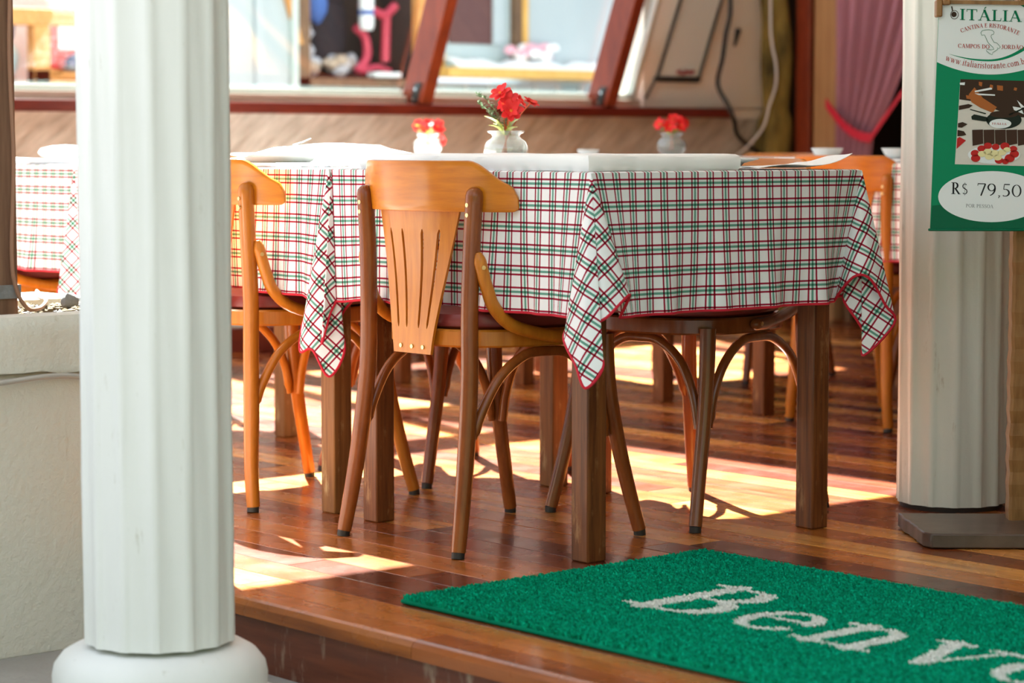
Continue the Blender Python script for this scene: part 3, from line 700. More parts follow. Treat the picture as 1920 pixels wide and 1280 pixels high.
mb.add([(-.01, -.006, -.0006), (.10, -.007, -.0003), (.11, .002, 0), (.10, .007, .0003), (-.01, .006, .0006), (-.01, -.006, .0016), (.10, -.007, .0016), (.11, .002, .001), (.10, .007, .001), (-.01, .006, .0016)],
       [(4, 3, 2, 1, 0), (5, 6, 7, 8, 9), (0, 1, 6, 5), (1, 2, 7, 6), (2, 3, 8, 7), (3, 4, 9, 8), (4, 0, 5, 9)])
o = mb.build('table_knife', 'steel', loc=(-.022, .93, TZ + .004), rz=R(90)); tag(o, 'steel table knife lying at the edge of the second table', 'knife')
plate(.50, .165, TZ + .001, .105, 'pale plate behind the end of the folded white cloth on the near table', (0, 0, 0))
# curling white paper napkin
mb = MB()
def nap(u, v):
    x = .44 + .29 * u; y = -.035 + .16 * v
    z = TZ + .004 + .005 * math.sin(u * 5) * (1 - v) + .036 * max(0, u - .45) ** 2 / .30 * (1 - .75 * v) + .002 * math.sin(v * 9 + u * 4)
    return (x, y, z)
mb.grid(nap, 30, 14); o = mb.build('paper_napkin', 'cloth', solid=.001); tag(o, 'white napkin with a curled corner at the right end of the near table', 'napkin')
# far toppers
for i, (x, y, lb) in enumerate(((.13, 2.13, 'white topper cloth on the leftmost table beyond the planter'), (2.21, .95, 'white topper cloth on the table behind the cream column'), (2.25, 2.10, 'white topper under the right-hand small vase'), (1.97, 3.11, 'white topper under the left-hand small vase'))):
    pad('topper_cloth', [(x, y), (x + .60, y), (x + .60, y + .63), (x, y + .63)], TZ, .010, lb, 'cloth', 5 + i, .004)
def bowl(x, y, z, r, label):
    mb = MB(); mb.lathe([(0, 0), (r * .5, 0), (r * .8, r * .25), (r, r * .62), (r * .95, r * .62), (r * .72, r * .3), (0, r * .12)], 28, cap=False)
    o = mb.build('bowl', 'china', loc=(x, y, z)); tag(o, label, 'bowl', 'small white bowls on the far tables')
bowl(2.36, 1.50, TZ + .0105, .05, 'small white bowl on the far table, in front of the red door post')
bowl(2.36, 1.22, TZ + .0105, .05, 'small white bowl on the far table, in front of the tan post')
bowl(2.4, 2.62, TZ + .0105, .04, 'small white bowl left of the right-hand small vase')
mb = MB(); mb.blob((0, 0, 0), (.09, .12, .022), 0, 14, 6, .06)
tag(mb.build('crumpled_napkin', 'cloth', loc=(2.15, 3.55, TZ + .025)), 'crumpled white napkin beside the left-hand small vase', 'napkin')
mb = MB(); mb.blob((0, 0, 0), (.05, .14, .022), 0, 14, 6, .06)
tag(mb.build('crumpled_napkin', 'cloth', loc=(.42, 2.70, TZ + .028)), 'white napkin on the leftmost table beyond the planter', 'napkin')

# ------------------------------------------------------------------ vases with flowers
VP = [(0, .004), (.026, .0), (.034, .004), (.046, .018), (.051, .034), (.0505, .046), (.045, .058), (.034, .066), (.031, .071), (.034, .076), (.042, .079), (.0425, .083), (.038, .0835), (.030, .077), (.027, .071), (.030, .065), (.041, .056), (.046, .044), (.046, .034), (.041, .020), (.028, .008), (0, .007)]
def petal_ring(mb, c, nrm, n, L, w, cup, mi=0, rot=0.0):
    nrm = Vector(nrm).normalized(); q = nrm.to_track_quat('Z', 'Y').to_matrix()
    for k in range(n):
        a = 2 * math.pi * k / n + rot + random.uniform(-.15, .15); l = L * random.uniform(.85, 1.1); cu = cup + random.uniform(-.2, .2)
        pr_ = []
        for t, ww in ((0, .25), (.3, .75), (.6, 1.0), (.85, .75), (1.0, .12)):
            r = t * l * math.cos(cu * (1 - .5 * t)); h = t * l * math.sin(cu * (1 - .5 * t))
            for sx in (-1, 0, 1):
                x = r; y = sx * ww * w; zz = h + (abs(sx) * .18 * w)
                pr_.append(q @ Vector((x * math.cos(a) - y * math.sin(a), x * math.sin(a) + y * math.cos(a), zz)) + Vector(c))
        mb.add(pr_, [(j * 3 + i, j * 3 + i + 1, j * 3 + i + 4, j * 3 + i + 3) for j in range(4) for i in (0, 1)], mi)
def leafshape(mb, a, b_, w, up=(0, 0, 1), mi=0, serr=True):
    a = Vector(a); b_ = Vector(b_); d = b_ - a; s_ = d.cross(Vector(up)).normalized(); nn = s_.cross(d).normalized(); pr_ = []
    K = 9
    for k in range(K + 1):
        t = k / K; ww = w * math.sin(math.pi * min(1, t * .93 + .05)) ** .7 * (1 + (.22 if serr and k % 2 else 0)); p = a + d * t + nn * (.12 * d.length * math.sin(math.pi * t))
        for sx in (-1, 0, 1): pr_.append(p + s_ * sx * ww + nn * abs(sx) * ww * .35)
    mb.add(pr_, [(j * 3 + i, j * 3 + i + 1, j * 3 + i + 4, j * 3 + i + 3) for j in range(K) for i in (0, 1)], mi)
def arrangement(x, y, z, s, heads, label, flabel, full=True):
    v = MB(); v.lathe([(a * s, b_ * s) for a, b_ in VP], 64, rib=16, amp=.018, cap=False)
    vo = v.build('glass_vase', 'vglass', loc=(x, y, z)); tag(vo, label, 'vase')
    w = MB(); w.lathe([(0, .008 * s), (.027 * s, .0085 * s), (.040 * s, .021 * s), (.0445 * s, .036 * s), (.0445 * s, .040 * s), (0, .040 * s)], 32, cap=False); w.build('water', 'water', vo)
    f = empty('flower_bouquet', (x, y, z)); tag(f, flabel, 'flowers')
    L = lambda p, sc=1: SR * (p[0] * s) - SF * (p[1] * s) + Vector((0, 0, p[2] * s))
    for hx, ho, hz, nx, no, nz, size in heads:
        c = L((hx, ho, hz)); mb = MB(); nr = SR * nx - SF * no + Vector((0, 0, nz))
        petal_ring(mb, c, nr, 7, .026 * size * s, .0075 * size * s, .55, 0, random.random()); petal_ring(mb, c + nr.normalized() * .001, nr, 5, .018 * size * s, .006 * size * s, .95, 0, random.random())
        h = mb.build('blossom', 'petal', f, solid=.0006)
        mb = MB(); mb.blob(c + nr.normalized() * .003 * s, (.0045 * s * size,) * 3, 0, 8, 5, .1); mb.build('flower_heart', 'petal2', h)
        mb = MB(); mb.tube(spline([c, L((hx * .6, ho * .6, .04 + hz * .55)), L((hx * .12, ho * .1, .075)), L((hx * -.2, 0, .025))], 5), .0014 * s, 6); mb.build('stem', 'stem', f)
    mb = MB()
    for a, b_, w_ in (((-.004, .004, .074), (-.050, .012, .117), .012), ((-.006, .0, .074), (-.040, .02, .096), .008), ((.004, .004, .074), (.032, .012, .112), .011), ((.0, .01, .072), (.028, .03, .092), .010), ((.01, -.01, .072), (-.03, -.03, .1), .010)):
        leafshape(mb, L(a), L(b_), w_ * s)
    mb.build('leaf', 'leaf', f, solid=.0005)
    if full:
        mb = MB()
        for tips in (((-.066, .0, .168), (-.045, .0, .155), (-.02, 0, .12), (-.008, 0, .08)), ((-.062, .01, .148), (-.045, .0, .134), (-.022, 0, .108), (-.006, 0, .08)), ((-.035, .015, .125), (-.025, .0, .108), (-.012, 0, .09), (-.004, 0, .075)), ((.0, -.01, .15), (.0, 0, .12), (0, 0, .1), (0, 0, .075))):
            p = spline([L(t) for t in tips], 7); mb.tube(p, .0009, 5)
            for q in p[:-3]:
                for k in range(3):
                    d = Vector((random.uniform(-1, 1), random.uniform(-1, 1), random.uniform(-.1, 1))).normalized(); leafshape(mb, q, q + d * .0095, .0021, (d.y, .3, d.x), serr=False)
        mb.build('sprig', 'leaf2', f, kind='stuff')
HB = [(-.012, .0, .168, -.35, .5, .6, 1.15), (.008, .010, .152, .1, 1, .45, 1.1), (.012, .022, .128, .1, 1, .25, 1.1), (-.002, .0, .146, -.6, .6, .2, .8), (.056, .0, .146, .45, .3, .8, .85), (.03, -.01, .15, .6, .2, .5, .8)]
arrangement(.489, .819, TZ + .001, 1.0, HB, 'round ribbed glass vase in sharp focus behind the near chair back', 'red flowers with green sprigs in the sharply focused glass vase')
HS = [(-.042, .0, .112, -.6, .7, .3, 1.0), (-.008, .015, .108, 0, 1, .3, 1.05), (.005, .0, .128, 0, .7, .7, 1.05), (.022, .0, .124, .3, .6, .7, 1.05), (.030, .012, .108, .4, .9, .2, .95), (.045, .0, .118, .8, .4, .4, .9)]
arrangement(2.50, 2.318, TZ + .011, .95, HS, 'small white glass vase on the right-hand far table', 'red flowers in the right-hand small vase', False)
HT = [(-.034, .0, .112, -.6, .7, .3, 1.0), (-.012, .012, .104, 0, 1, .3, 1.0), (.002, .0, .118, 0, .7, .7, 1.05), (.034, .005, .108, .5, .8, .3, 1.25), (.050, .04, .058, .8, .6, 0, .9)]
arrangement(2.26, 3.32, TZ + .011, .95, HT, 'small white glass vase on the left-hand far table', 'red flowers in the left-hand small vase, one drooping', False)

# ------------------------------------------------------------------ serif lettering, drawn as strokes
TK, TN = .165, .052
def Ln(x0, y0, x1, y1, w): return [(x0, y0, w), (x1, y1, w)]
def Ar(cx, cy, rx, ry, a0, a1, wv=TK, wh=TN, n=22):
    return [(cx + rx * math.cos(R(a0 + (a1 - a0) * k / n)), cy + ry * math.sin(R(a0 + (a1 - a0) * k / n)), wh + (wv - wh) * abs(math.cos(R(a0 + (a1 - a0) * k / n))) ** 1.2) for k in range(n + 1)]
def sf(x, y, h=.19, w=TN): return Ln(x - h, y, x + h, y, w)
X = .66
GL = {
 'I': (.42, [Ln(.21, 0, .21, 1, TK), sf(.21, .026), sf(.21, .974)]),
 'T': (.82, [Ln(.41, 0, .41, 1, TK), sf(.41, .026), Ln(.03, .97, .79, .97, .06), Ln(.05, .98, .05, .76, .04), Ln(.77, .98, .77, .76, .04)]),
 'A': (.90, [Ln(.12, 0, .44, 1, .055), Ln(.42, 1, .76, 0, TK), Ln(.22, .34, .62, .34, TN), sf(.11, .026, .13), sf(.77, .026, .16)]),
 'L': (.72, [Ln(.21, 0, .21, 1, TK), Ln(.02, .03, .66, .03, .06), Ln(.66, .02, .69, .28, .045), sf(.21, .974)]),
 'C': (.88, [Ar(.46, .5, .38, .475, 42, 318), Ln(.77, .68, .77, .97, .045)]),
 'N': (.94, [Ln(.17, 0, .17, 1, .055), Ln(.15, .98, .78, .02, TK), Ln(.78, 0, .78, 1, .055), sf(.15, .026, .13), sf(.10, .974, .10), sf(.79, .974, .13)]),
 'E': (.76, [Ln(.21, 0, .21, 1, TK), Ln(.02, .97, .64, .97, .06), Ln(.02, .03, .68, .03, .06), Ln(.21, .51, .52, .51, TN), Ln(.64, .98, .65, .76, .045), Ln(.67, .02, .71, .27, .045), Ln(.52, .62, .52, .40, .04)]),
 'R': (.86, [Ln(.21, 0, .21, 1, TK), Ln(.02, .974, .36, .974, TN), Ln(.2, .50, .36, .50, TN), Ar(.36, .737, .24, .237, 90, -90), Ln(.38, .5, .74, .03, TK * .9), sf(.21, .026), sf(.77, .026, .10)]),
 'S': (.66, [Ar(.33, .735, .22, .235, 35, 250, .14), Ar(.33, .265, .24, .24, 70, -145, .14), Ln(.20, .58, .46, .44, .15), Ln(.54, .97, .54, .72, .04), Ln(.08, .03, .08, .28, .04)]),
 'O': (.94, [Ar(.47, .5, .385, .475, 0, 360, n=40)]),
 'M': (1.12, [Ln(.17, 0, .17, 1, .055), Ln(.17, 1, .54, .05, .14), Ln(.54, .02, .90, 1, .05), Ln(.93, 0, .93, 1, TK), sf(.15, .026, .13), sf(.93, .026, .16), sf(.10, .974, .1), sf(1.0, .974, .1)]),
 'P': (.76, [Ln(.21, 0, .21, 1, TK), Ln(.02, .974, .36, .974, TN), Ln(.2, .46, .36, .46, TN), Ar(.36, .717, .25, .257, 90, -90), sf(.21, .026)]),
 'D': (.92, [Ln(.21, 0, .21, 1, TK), Ln(.02, .974, .38, .974, TN), Ln(.02, .026, .38, .026, TN), Ar(.38, .5, .42, .474, 90, -90)]),
 'J': (.52, [Ln(.32, .2, .32, 1, TK), Ar(.16, .12, .16, .14, 0, -150, .12), sf(.32, .974)]),
 'B': (.84, [Ln(.21, 0, .21, 1, TK), Ln(.02, .974, .40, .974, TN), Ln(.02, .026, .42, .026, TN), Ln(.2, .525, .42, .525, TN), Ar(.39, .75, .22, .225, 90, -90), Ar(.42, .275, .26, .25, 90, -90)]),
 '7': (.62, [Ln(.04, .94, .57, .94, .07), Ln(.06, .95, .03, .78, .04), Ln(.56, .93, .26, 0, .10)]),
 '9': (.66, [Ar(.32, .68, .235, .27, 0, 360, .11, .045, 34), Ar(.12, .62, .44, .58, 5, -78, .11, .05)]),
 '5': (.60, [Ln(.16, .95, .54, .95, .08), Ln(.16, .95, .11, .55, .05), Ar(.22, .30, .27, .27, 110, -125, .12, .05)]),
 '0': (.72, [Ar(.36, .48, .28, .455, 0, 360, .11, .04, 40)]),
 '$': (.58, [Ar(.29, .70, .18, .20, 35, 250, .09), Ar(.29, .26, .2, .22, 70, -145, .09), Ln(.19, .57, .40, .42, .09), Ln(.29, -.1, .29, 1.05, .03)]),
 ',': (.28, [Ln(.14, .07, .14, .02, .13), Ln(.18, .03, .09, -.14, .05)]), '.': (.26, [Ln(.13, .03, .13, .10, .12)]), ' ': (.36, []),
 'i': (.34, [Ln(.17, 0, .17, X, .13), sf(.17, .024, .15, .045), Ln(.03, X - .03, .17, X - .02, .05), Ln(.17, .86, .17, .96, .13)]),
 'l': (.34, [Ln(.17, 0, .17, 1.02, .13), sf(.17, .024, .15, .045), Ln(.03, .98, .17, 1.0, .05)]),
 'r': (.46, [Ln(.17, 0, .17, X, .13), sf(.17, .024, .15, .045), Ln(.03, X - .03, .17, X - .02, .05), Ar(.34, .44, .15, .19, 160, 50, .06, .09), Ln(.40, .59, .43, .56, .11)]),
 'n': (.70, [Ln(.17, 0, .17, X, .13), sf(.17, .024, .14, .045), Ln(.02, X - .035, .17, X - .02, .05), Ar(.35, .42, .17, .215, 165, 0, .13, .07), Ln(.52, .43, .52, 0, .13), sf(.52, .024, .14, .045)]),
 'm': (1.04, [Ln(.17, 0, .17, X, .13), sf(.17, .024, .13, .045), Ln(.03, X - .03, .17, X - .02, .05), Ar(.34, .42, .17, .215, 165, 0, .13, .07), Ln(.51, .43, .51, 0, .13), sf(.51, .024, .13, .045), Ar(.68, .42, .17, .215, 165, 0, .13, .07), Ln(.85, .43, .85, 0, .13), sf(.85, .024, .13, .045)]),
 'u': (.70, [Ln(.17, X, .17, .2, .13), Ar(.33, .21, .16, .19, 180, 350, .13, .06), Ln(.52, X, .52, 0, .13), Ln(.04, X - .025, .2, X - .025, .05), Ln(.38, X - .025, .54, X - .025, .05), Ln(.5, .03, .66, .03, .05)]),
 'e': (.60, [Ar(.31, .33, .23, .305, 12, 325, .13, .05, 30), Ln(.10, .385, .53, .385, .05)]),
 'c': (.56, [Ar(.31, .33, .23, .305, 45, 318, .13, .05, 26), Ln(.47, .53, .49, .56, .10)]),
 'o': (.64, [Ar(.32, .33, .235, .305, 0, 360, .13, .05, 32)]),
 'a': (.60, [Ar(.26, .44, .17, .19, 165, 0, .12, .06), Ln(.43, .46, .43, .05, .13), Ar(.27, .17, .17, .15, 60, 330, .12, .05, 18), Ln(.43, .04, .56, .05, .05)]),
 's': (.48, [Ar(.24, .49, .14, .15, 30, 250, .10), Ar(.24, .17, .15, .15, 70, -150, .10), Ln(.16, .40, .33, .27, .11)]),
 't': (.40, [Ln(.17, .1, .17, .88, .12), Ar(.27, .12, .10, .10, 180, 300, .10), Ln(.03, X - .02, .36, X - .02, .05)]),
 'w': (.96, [Ln(.09, X, .30, 0, .12), Ln(.30, 0, .48, X, .045), Ln(.44, X, .64, 0, .12), Ln(.64, 0, .85, X, .045), sf(.10, X - .02, .10, .045), sf(.84, X - .02, .09, .045)]),
 'v': (.66, [Ln(.12, X, .34, .02, .13), Ln(.34, .02, .56, X, .05), sf(.13, X - .02, .13, .045), sf(.55, X - .02, .12, .045)]),
 'b': (.66, [Ln(.15, .02, .15, 1.02, .12), Ln(.02, .98, .15, 1.0, .05), Ar(.34, .33, .22, .305, 150, -150, .13, .05, 28)]),
}
GL['Á'] = (GL['A'][0], GL['A'][1] + [Ln(.42, 1.08, .56, 1.24, .075)])
GL['Ã'] = (GL['A'][0], GL['A'][1] + [[(.26, 1.10, .05), (.36, 1.16, .06), (.50, 1.10, .06), (.62, 1.17, .05)]])
def text_strokes(t, spacing=0.02):
    x = 0; out = []
    for ch in t:
        w, st_ = GL[ch]
        for s_ in st_: out.append([(px + x, py, ww) for px, py, ww in s_])
        x += w + spacing
    return out, x
def strokes_mesh(mb, strokes, fn, mi=0):
    """flat ribbons; fn maps (x, y) in letter units to a 3D point"""
    for s_ in strokes:
        vs_ = []
        for i, (x, y, w) in enumerate(s_):
            a = s_[max(i - 1, 0)]; b_ = s_[min(i + 1, len(s_) - 1)]; dx, dy = b_[0] - a[0], b_[1] - a[1]; L = math.hypot(dx, dy) or 1; nx, ny = -dy / L * w / 2, dx / L * w / 2
            vs_ += [fn(x + nx, y + ny), fn(x - nx, y - ny)]
        mb.add(vs_, [(2 * i, 2 * i + 1, 2 * i + 3, 2 * i + 2) for i in range(len(s_) - 1)], mi)

# ------------------------------------------------------------------ the green welcome mat
M['pileg'] = mat('green_pile', (0.0, 0.33, 0.17), 0.9, 0.1); M['pilew'] = mat('white_pile', (0.78, 0.78, 0.72), 0.9, 0.1); M['pileg2'] = mat('bright_green_pile', (0.0, 0.44, 0.25), 0.9, 0.1); M['pileg3'] = mat('dark_green_pile', (0.0, 0.21, 0.11), 0.9, 0.1)
MX0, MX1, MY1, MLEN = -.536, .240, -.085, 1.62
mt_ = empty('welcome_mat', (MX0, MY1, 0)); tag(mt_, 'green bristle doormat with white lettering lying at the deck edge', 'doormat')
mb = MB(); mb.box(0, MX1 - MX0, -MLEN, 0, 0.0008, .009); mb.build('backing', 'pileg3', mt_, bevel=.003)
strk, tw = text_strokes('Benvenuti', .075)
CAPH = .250; BX = .266; BY = .300
NB = 150000
px_ = rng.uniform(.001, MX1 - MX0 - .001, NB); py_ = -rng.uniform(.001, MLEN - .001, NB)
white = np.zeros(NB, bool); lx = (-py_ - BY) / CAPH; ly = (px_ - BX) / CAPH
for s_ in strk:
    for i in range(len(s_) - 1):
        x0, y0, w0 = s_[i]; x1, y1, w1 = s_[i + 1]; dx, dy = x1 - x0, y1 - y0; L2 = dx * dx + dy * dy + 1e-9
        t = np.clip(((lx - x0) * dx + (ly - y0) * dy) / L2, 0, 1); d = np.hypot(lx - x0 - t * dx, ly - y0 - t * dy)
        white |= d < np.maximum(w0 + (w1 - w0) * t, .062) / 2
mb = MB(); strokes_mesh(mb, [[(x, y, max(w, .062)) for x, y, w in s_] for s_ in strk], lambda x, y: (BX + CAPH * y, -BY - CAPH * x, .0098)); mb.build('white_backing', 'pilew', mt_, smooth=False)
ang = rng.uniform(0, math.pi, NB); hw = rng.uniform(.0016, .0028, NB); hh = rng.uniform(.0055, .0095, NB); tx = rng.normal(0, .0022, NB); ty = rng.normal(0, .0022, NB)
ca, sa = np.cos(ang) * hw, np.sin(ang) * hw; zb = np.full(NB, .0085)
V = np.stack([np.stack([px_ - ca, py_ - sa, zb], 1), np.stack([px_ + ca, py_ + sa, zb], 1), np.stack([px_ + ca * .8 + tx, py_ + sa * .8 + ty, zb + hh], 1), np.stack([px_ - ca * .8 + tx, py_ - sa * .8 + ty, zb + hh * .85], 1)], 1).reshape(-1, 3)
def pile(mask, name, mi):
    idx = np.nonzero(mask)[0]; vv = V.reshape(NB, 4, 3)[idx].reshape(-1, 3); n = len(idx)
    me = bpy.data.meshes.new(name); me.vertices.add(4 * n); me.vertices.foreach_set('co', vv.astype('f').ravel())
    me.loops.add(4 * n); me.loops.foreach_set('vertex_index', np.arange(4 * n, dtype='i')); me.polygons.add(n)
    me.polygons.foreach_set('loop_start', np.arange(0, 4 * n, 4, dtype='i')); me.polygons.foreach_set('loop_total', np.full(n, 4, 'i'))
    for q in mi: me.materials.append(M[q])
    me.polygons.foreach_set('material_index', rng.choice(len(mi), n).astype('i')); me.update(); me.validate()
    o = bpy.data.objects.new(name, me); COL.objects.link(o); o.parent = mt_; o['kind'] = 'stuff'; return o
pile(~white, 'green_pile', ('pileg', 'pileg2', 'pileg3', 'pileg')); pile(white, 'white_lettering', ('pilew',))

# ------------------------------------------------------------------ menu sign on its carved stand
M['sgreen'] = mat('sign_green', (0.0, 0.235, 0.105), 0.3); M['sgreend'] = mat('sign_dark_green', (0.0, 0.12, 0.055), 0.3); M['swhite'] = mat('sign_white', (0.78, 0.82, 0.83), 0.35)
M['sred'] = mat('sign_red', (0.42, 0.03, 0.02), 0.4); M['sblack'] = mat('sign_black', (0.015, 0.015, 0.018), 0.4); M['sgrn'] = mat('sign_letter_green', (0.0, 0.17, 0.075), 0.4); M['sgrey'] = mat('sign_grey', (0.25, 0.28, 0.28), 0.4)
M['sbrown'] = mat('print_brown', (0.045, 0.022, 0.014), 0.35); M['sor'] = mat('print_orange', (0.40, 0.12, 0.03), 0.35); M['scream'] = mat('print_cream', (0.66, 0.62, 0.56), 0.35); M['schoc'] = mat('print_chocolate', (0.055, 0.024, 0.016), 0.35)
M['srasp'] = mat('print_berry', (0.50, 0.02, 0.02), 0.35); M['sbanana'] = mat('print_fruit', (0.80, 0.72, 0.38), 0.35); M['spot'] = mat('print_pot', (0.012, 0.018, 0.016), 0.25); M['sgreen2'] = mat('sign_mid_green', (0.06, 0.33, 0.19), 0.3)
for _k in list(M):
    if M[_k].name.startswith(('sign_', 'print_')): NT(M[_k]).b.inputs['Specular IOR Level'].default_value = 0.12
DEP = 5.03; ax = R(-42.5)
sx_, sf_ = Vector((math.cos(ax), math.sin(ax), 0)), Vector((-math.sin(ax), math.cos(ax), 0))
sc_ = CAM + SF * (DEP) + SR * ((1855 - 960) / 4533 * 5.012)
sign = empty('menu_sign', (sc_.x, sc_.y, 0), ax)
tag(sign, 'green and white menu poster with price oval on the carved stand', 'sign')
def SX(px): return (px - 1855) / 909.0
def SZ(py): return .8252 - (py - 270) / 909.0
def S2(px, py, k=0): return (SX(px), -.004 - .0003 * k, SZ(py))
def flat(mb, pts, k, mi=0):
    v = [S2(x, y, k) for x, y in pts]; mb.add(v, [tuple(range(len(v) - 1, -1, -1))], mi)
def ell(cx, cy, rx, ry, a0=0, a1=360, n=48, rot=0): 
    return [(cx + rx * math.cos(R(a0 + (a1 - a0) * k / n)) * math.cos(rot) - ry * math.sin(R(a0 + (a1 - a0) * k / n)) * math.sin(rot), cy + rx * math.cos(R(a0 + (a1 - a0) * k / n)) * math.sin(rot) + ry * math.sin(R(a0 + (a1 - a0) * k / n)) * math.cos(rot)) for k in range(n + (0 if a1 - a0 == 360 else 1))]
SHL = lambda y: -10 * (y - 5) / 427          # the poster leans: lower left corner further out
mb = MB(); o4 = [S2(1757, 8), S2(1962, 10), S2(1966, 432), S2(1746, 432)]
v = [(p[0], -.0039, p[2]) for p in o4] + [(p[0], .002, p[2]) for p in o4]
mb.add(v, [(3, 2, 1, 0), (4, 5, 6, 7), (0, 1, 5, 4), (1, 2, 6, 5), (2, 3, 7, 6), (3, 0, 4, 7)]); mb.build('panel', 'sgreen', sign)
mb = MB()   # white header: area above the arc
arc = [(x, 118 + 22 * (1 - ((x - 1856) / 99) ** 2)) for x in [1754 + k * 208 / 40 for k in range(41)]]
arc = [(x, min(y, 140)) for x, y in arc]
flat(mb, [(1757, 9), (1905, 9), (1922, 19), (1962, 50)] + [(1962, 117)] + arc[::-1][1:], 1)
sw = [(1775 + k * 187 / 30) for k in range(31)]
lo = [(x, 101 + 14.5 * (1 - ((x - 1852) / 77) ** 2) if x < 1852 else 115.5 - 22 * ((x - 1852) / 68) ** 2) for x in sw]
hi = [(x, 101 + 11.0 * (1 - ((x - 1850) / 75) ** 2) if x < 1850 else 112 - 25 * ((x - 1850) / 68) ** 2) for x in sw]
mb.build('header_field', 'swhite', sign, smooth=False); mb = MB(); flat(mb, ell(1860, 369, 100, 48, 0, 360, 60), 4)
mb.build('price_oval', 'swhite', sign, smooth=False)
mb = MB()
for i in range(30): flat(mb, [hi[i], hi[i + 1], lo[i + 1], lo[i]], 2)
mb.build('swoosh', 'sgreen', sign, smooth=False)
mb = MB(); flat(mb, [(1749, 386), (1768, 384), (1790, 400), (1830, 414), (1862, 418), (1900, 415), (1935, 404), (1964, 392), (1966, 432), (1746, 432)], 3); mb.build('lower_band', 'sgreend', sign, smooth=False)
def lett(txt, px, py, h, mt, k=5, sp=.03, tot=None, curve=None, slope=.035, name='lettering', parent=None):
    st_, w = text_strokes(txt, sp); sx = (tot / w) if tot else h; mb = MB()
    def fn(x, y):
        if curve is None: X_, Y_ = px + x * sx, py - y * h + slope * x * sx
        else:
            u = x / w; yy, sl = curve(u); L = math.hypot(1, sl); X_ = px + x * sx + y * h * sl / L; Y_ = yy - y * h / L
        return S2(X_, Y_, k)
    strokes_mesh(mb, st_, fn); return mb.build(name, mt, sign, smooth=False)
lett('ITÁLIA', 1795, 38, 20.5, 'sgrn', tot=117, sp=.06)
lett('CANTINA E RISTORANTE', 1799, 0, 7.6, 'sred', tot=107, sp=.05, curve=lambda u: (51.5 + 12.5 * (2 * u - .93) ** 2 + 1.5 * u, (50 * (2 * u - .93) + 1.5) / 107))
lett('CAMPOS DO', 1793, 90, 7.6, 'sred', tot=59, sp=.05); lett('JORDÃO', 1874, 92, 7.6, 'sred', tot=41, sp=.05)
lett('www.italiaristorante.com.br', 1769, 0, 11.5, 'sred', tot=155, sp=.07, curve=lambda u: (113 + 16 * (1 - ((u - .56) / .56) ** 2) if u < .56 else 129 - 11 * ((u - .56) / .44) ** 2, (32 * (.56 - u) / .56 / .56) / 155 if u < .56 else -(22 * (u - .56) / .44 / .44) / 155))
lett('R$', 1784, 364, 22, 'sblack', tot=34, sp=.12); lett('79,50', 1833, 367, 24, 'sblack', tot=85, sp=.05)
lett('POR PESSOA', 1812, 389, 6.5, 'sgrey', tot=52, sp=.06)
# outline map (a plain coastline) and the ring emblem
it = [(1835, 62), (1838, 58), (1843, 57), (1850, 56.5), (1857, 58), (1860, 61), (1859, 65), (1855, 66), (1854, 69), (1857, 75), (1860, 80), (1865, 81), (1869, 85), (1872, 89), (1869, 92), (1866, 90), (1867, 93), (1863, 96), (1858, 99), (1857, 103), (1852, 101), (1846, 96), (1847, 93), (1854, 94), (1860, 93), (1858, 89), (1852, 84), (1848, 79), (1845, 72), (1842, 66), (1837, 67)]
mb = MB(); n = len(it)
strokes_mesh(mb, [[(x, y, .75) for x, y in it + [it[0]]]], lambda x, y: S2(x, y, 5)); mb.build('coast_outline', 'sgrn', sign, smooth=False)
mb = MB(); strokes_mesh(mb, [[(x, y, 1.1) for x, y in ell(1785.5, 28.5, 7.2, 7.8, n=30) + [(1792.7, 28.5)]], [(1780, 13, 2.2), (1782, 22, 1.8)]], lambda x, y: S2(x, y, 5)); flat(mb, ell(1784.5, 28, 5, 5, n=20), 5)
mb.build('ring_emblem', 'sbrown', sign, smooth=False)
# food photograph print
ph_ = MB(); mats = ['sbrown', 'scream', 'sor', 'schoc', 'srasp', 'sbanana', 'spot', 'swhite', 'sgreen2']
def PP(pts, k, mi): flat(ph_, [(1740 + x * 180 / 1355, 140 + y * 170 / 1280) for x, y in pts], k, mi)
PP([(440, 65), (1680, 100), (1700, 1300), (380, 1265)], 1, 1)
PP([(440, 65), (1680, 100), (1690, 620), (1250, 600), (960, 500), (640, 380), (430, 350)], 2, 0)
PP([(560, 280), (640, 180), (760, 330), (960, 460), (900, 540), (730, 470), (600, 390)], 3, 2)
for q in ([(640, 230), (880, 180), (890, 210), (650, 250)], [(640, 265), (930, 280), (930, 300), (700, 290)], [(430, 115), (505, 110), (500, 150), (435, 145)], [(1240, 360), (1350, 460), (1300, 470)], [(1180, 450), (1300, 470), (1340, 560), (1200, 500)]): PP(q, 4, 7)
for q in ([(700, 100), (750, 110), (740, 170), (700, 150)], [(860, 140), (900, 150), (900, 200), (850, 180)], [(955, 150), (1040, 160), (1040, 230), (960, 220)], [(1200, 180), (1240, 190), (1230, 230), (1190, 220)], [(520, 290), (600, 300), (590, 350), (530, 340)]): PP(q, 4, 2)
for q in ([(425, 440), (560, 415), (620, 435), (570, 470), (425, 500)], [(415, 685), (480, 670), (550, 700), (470, 750), (415, 745)], [(410, 780), (500, 800), (535, 850), (480, 865), (408, 870)]): PP(q, 4, 0)
PP([(405, 900), (440, 880), (530, 930), (400, 1050)], 4, 4)
PP(ell(1060, 640, 250, 125, n=40), 4, 6); PP([(600, 590), (640, 560), (820, 600), (860, 660), (780, 660), (610, 635)], 4, 6); PP([(585, 485), (810, 545), (800, 560), (580, 497)], 4, 6); PP([(1120, 560), (1350, 460), (1355, 480), (1140, 580)], 5, 6)
PP(ell(1060, 560, 200, 50, n=30), 5, 0); PP(ell(1010, 692, 155, 66, n=36), 6, 7)
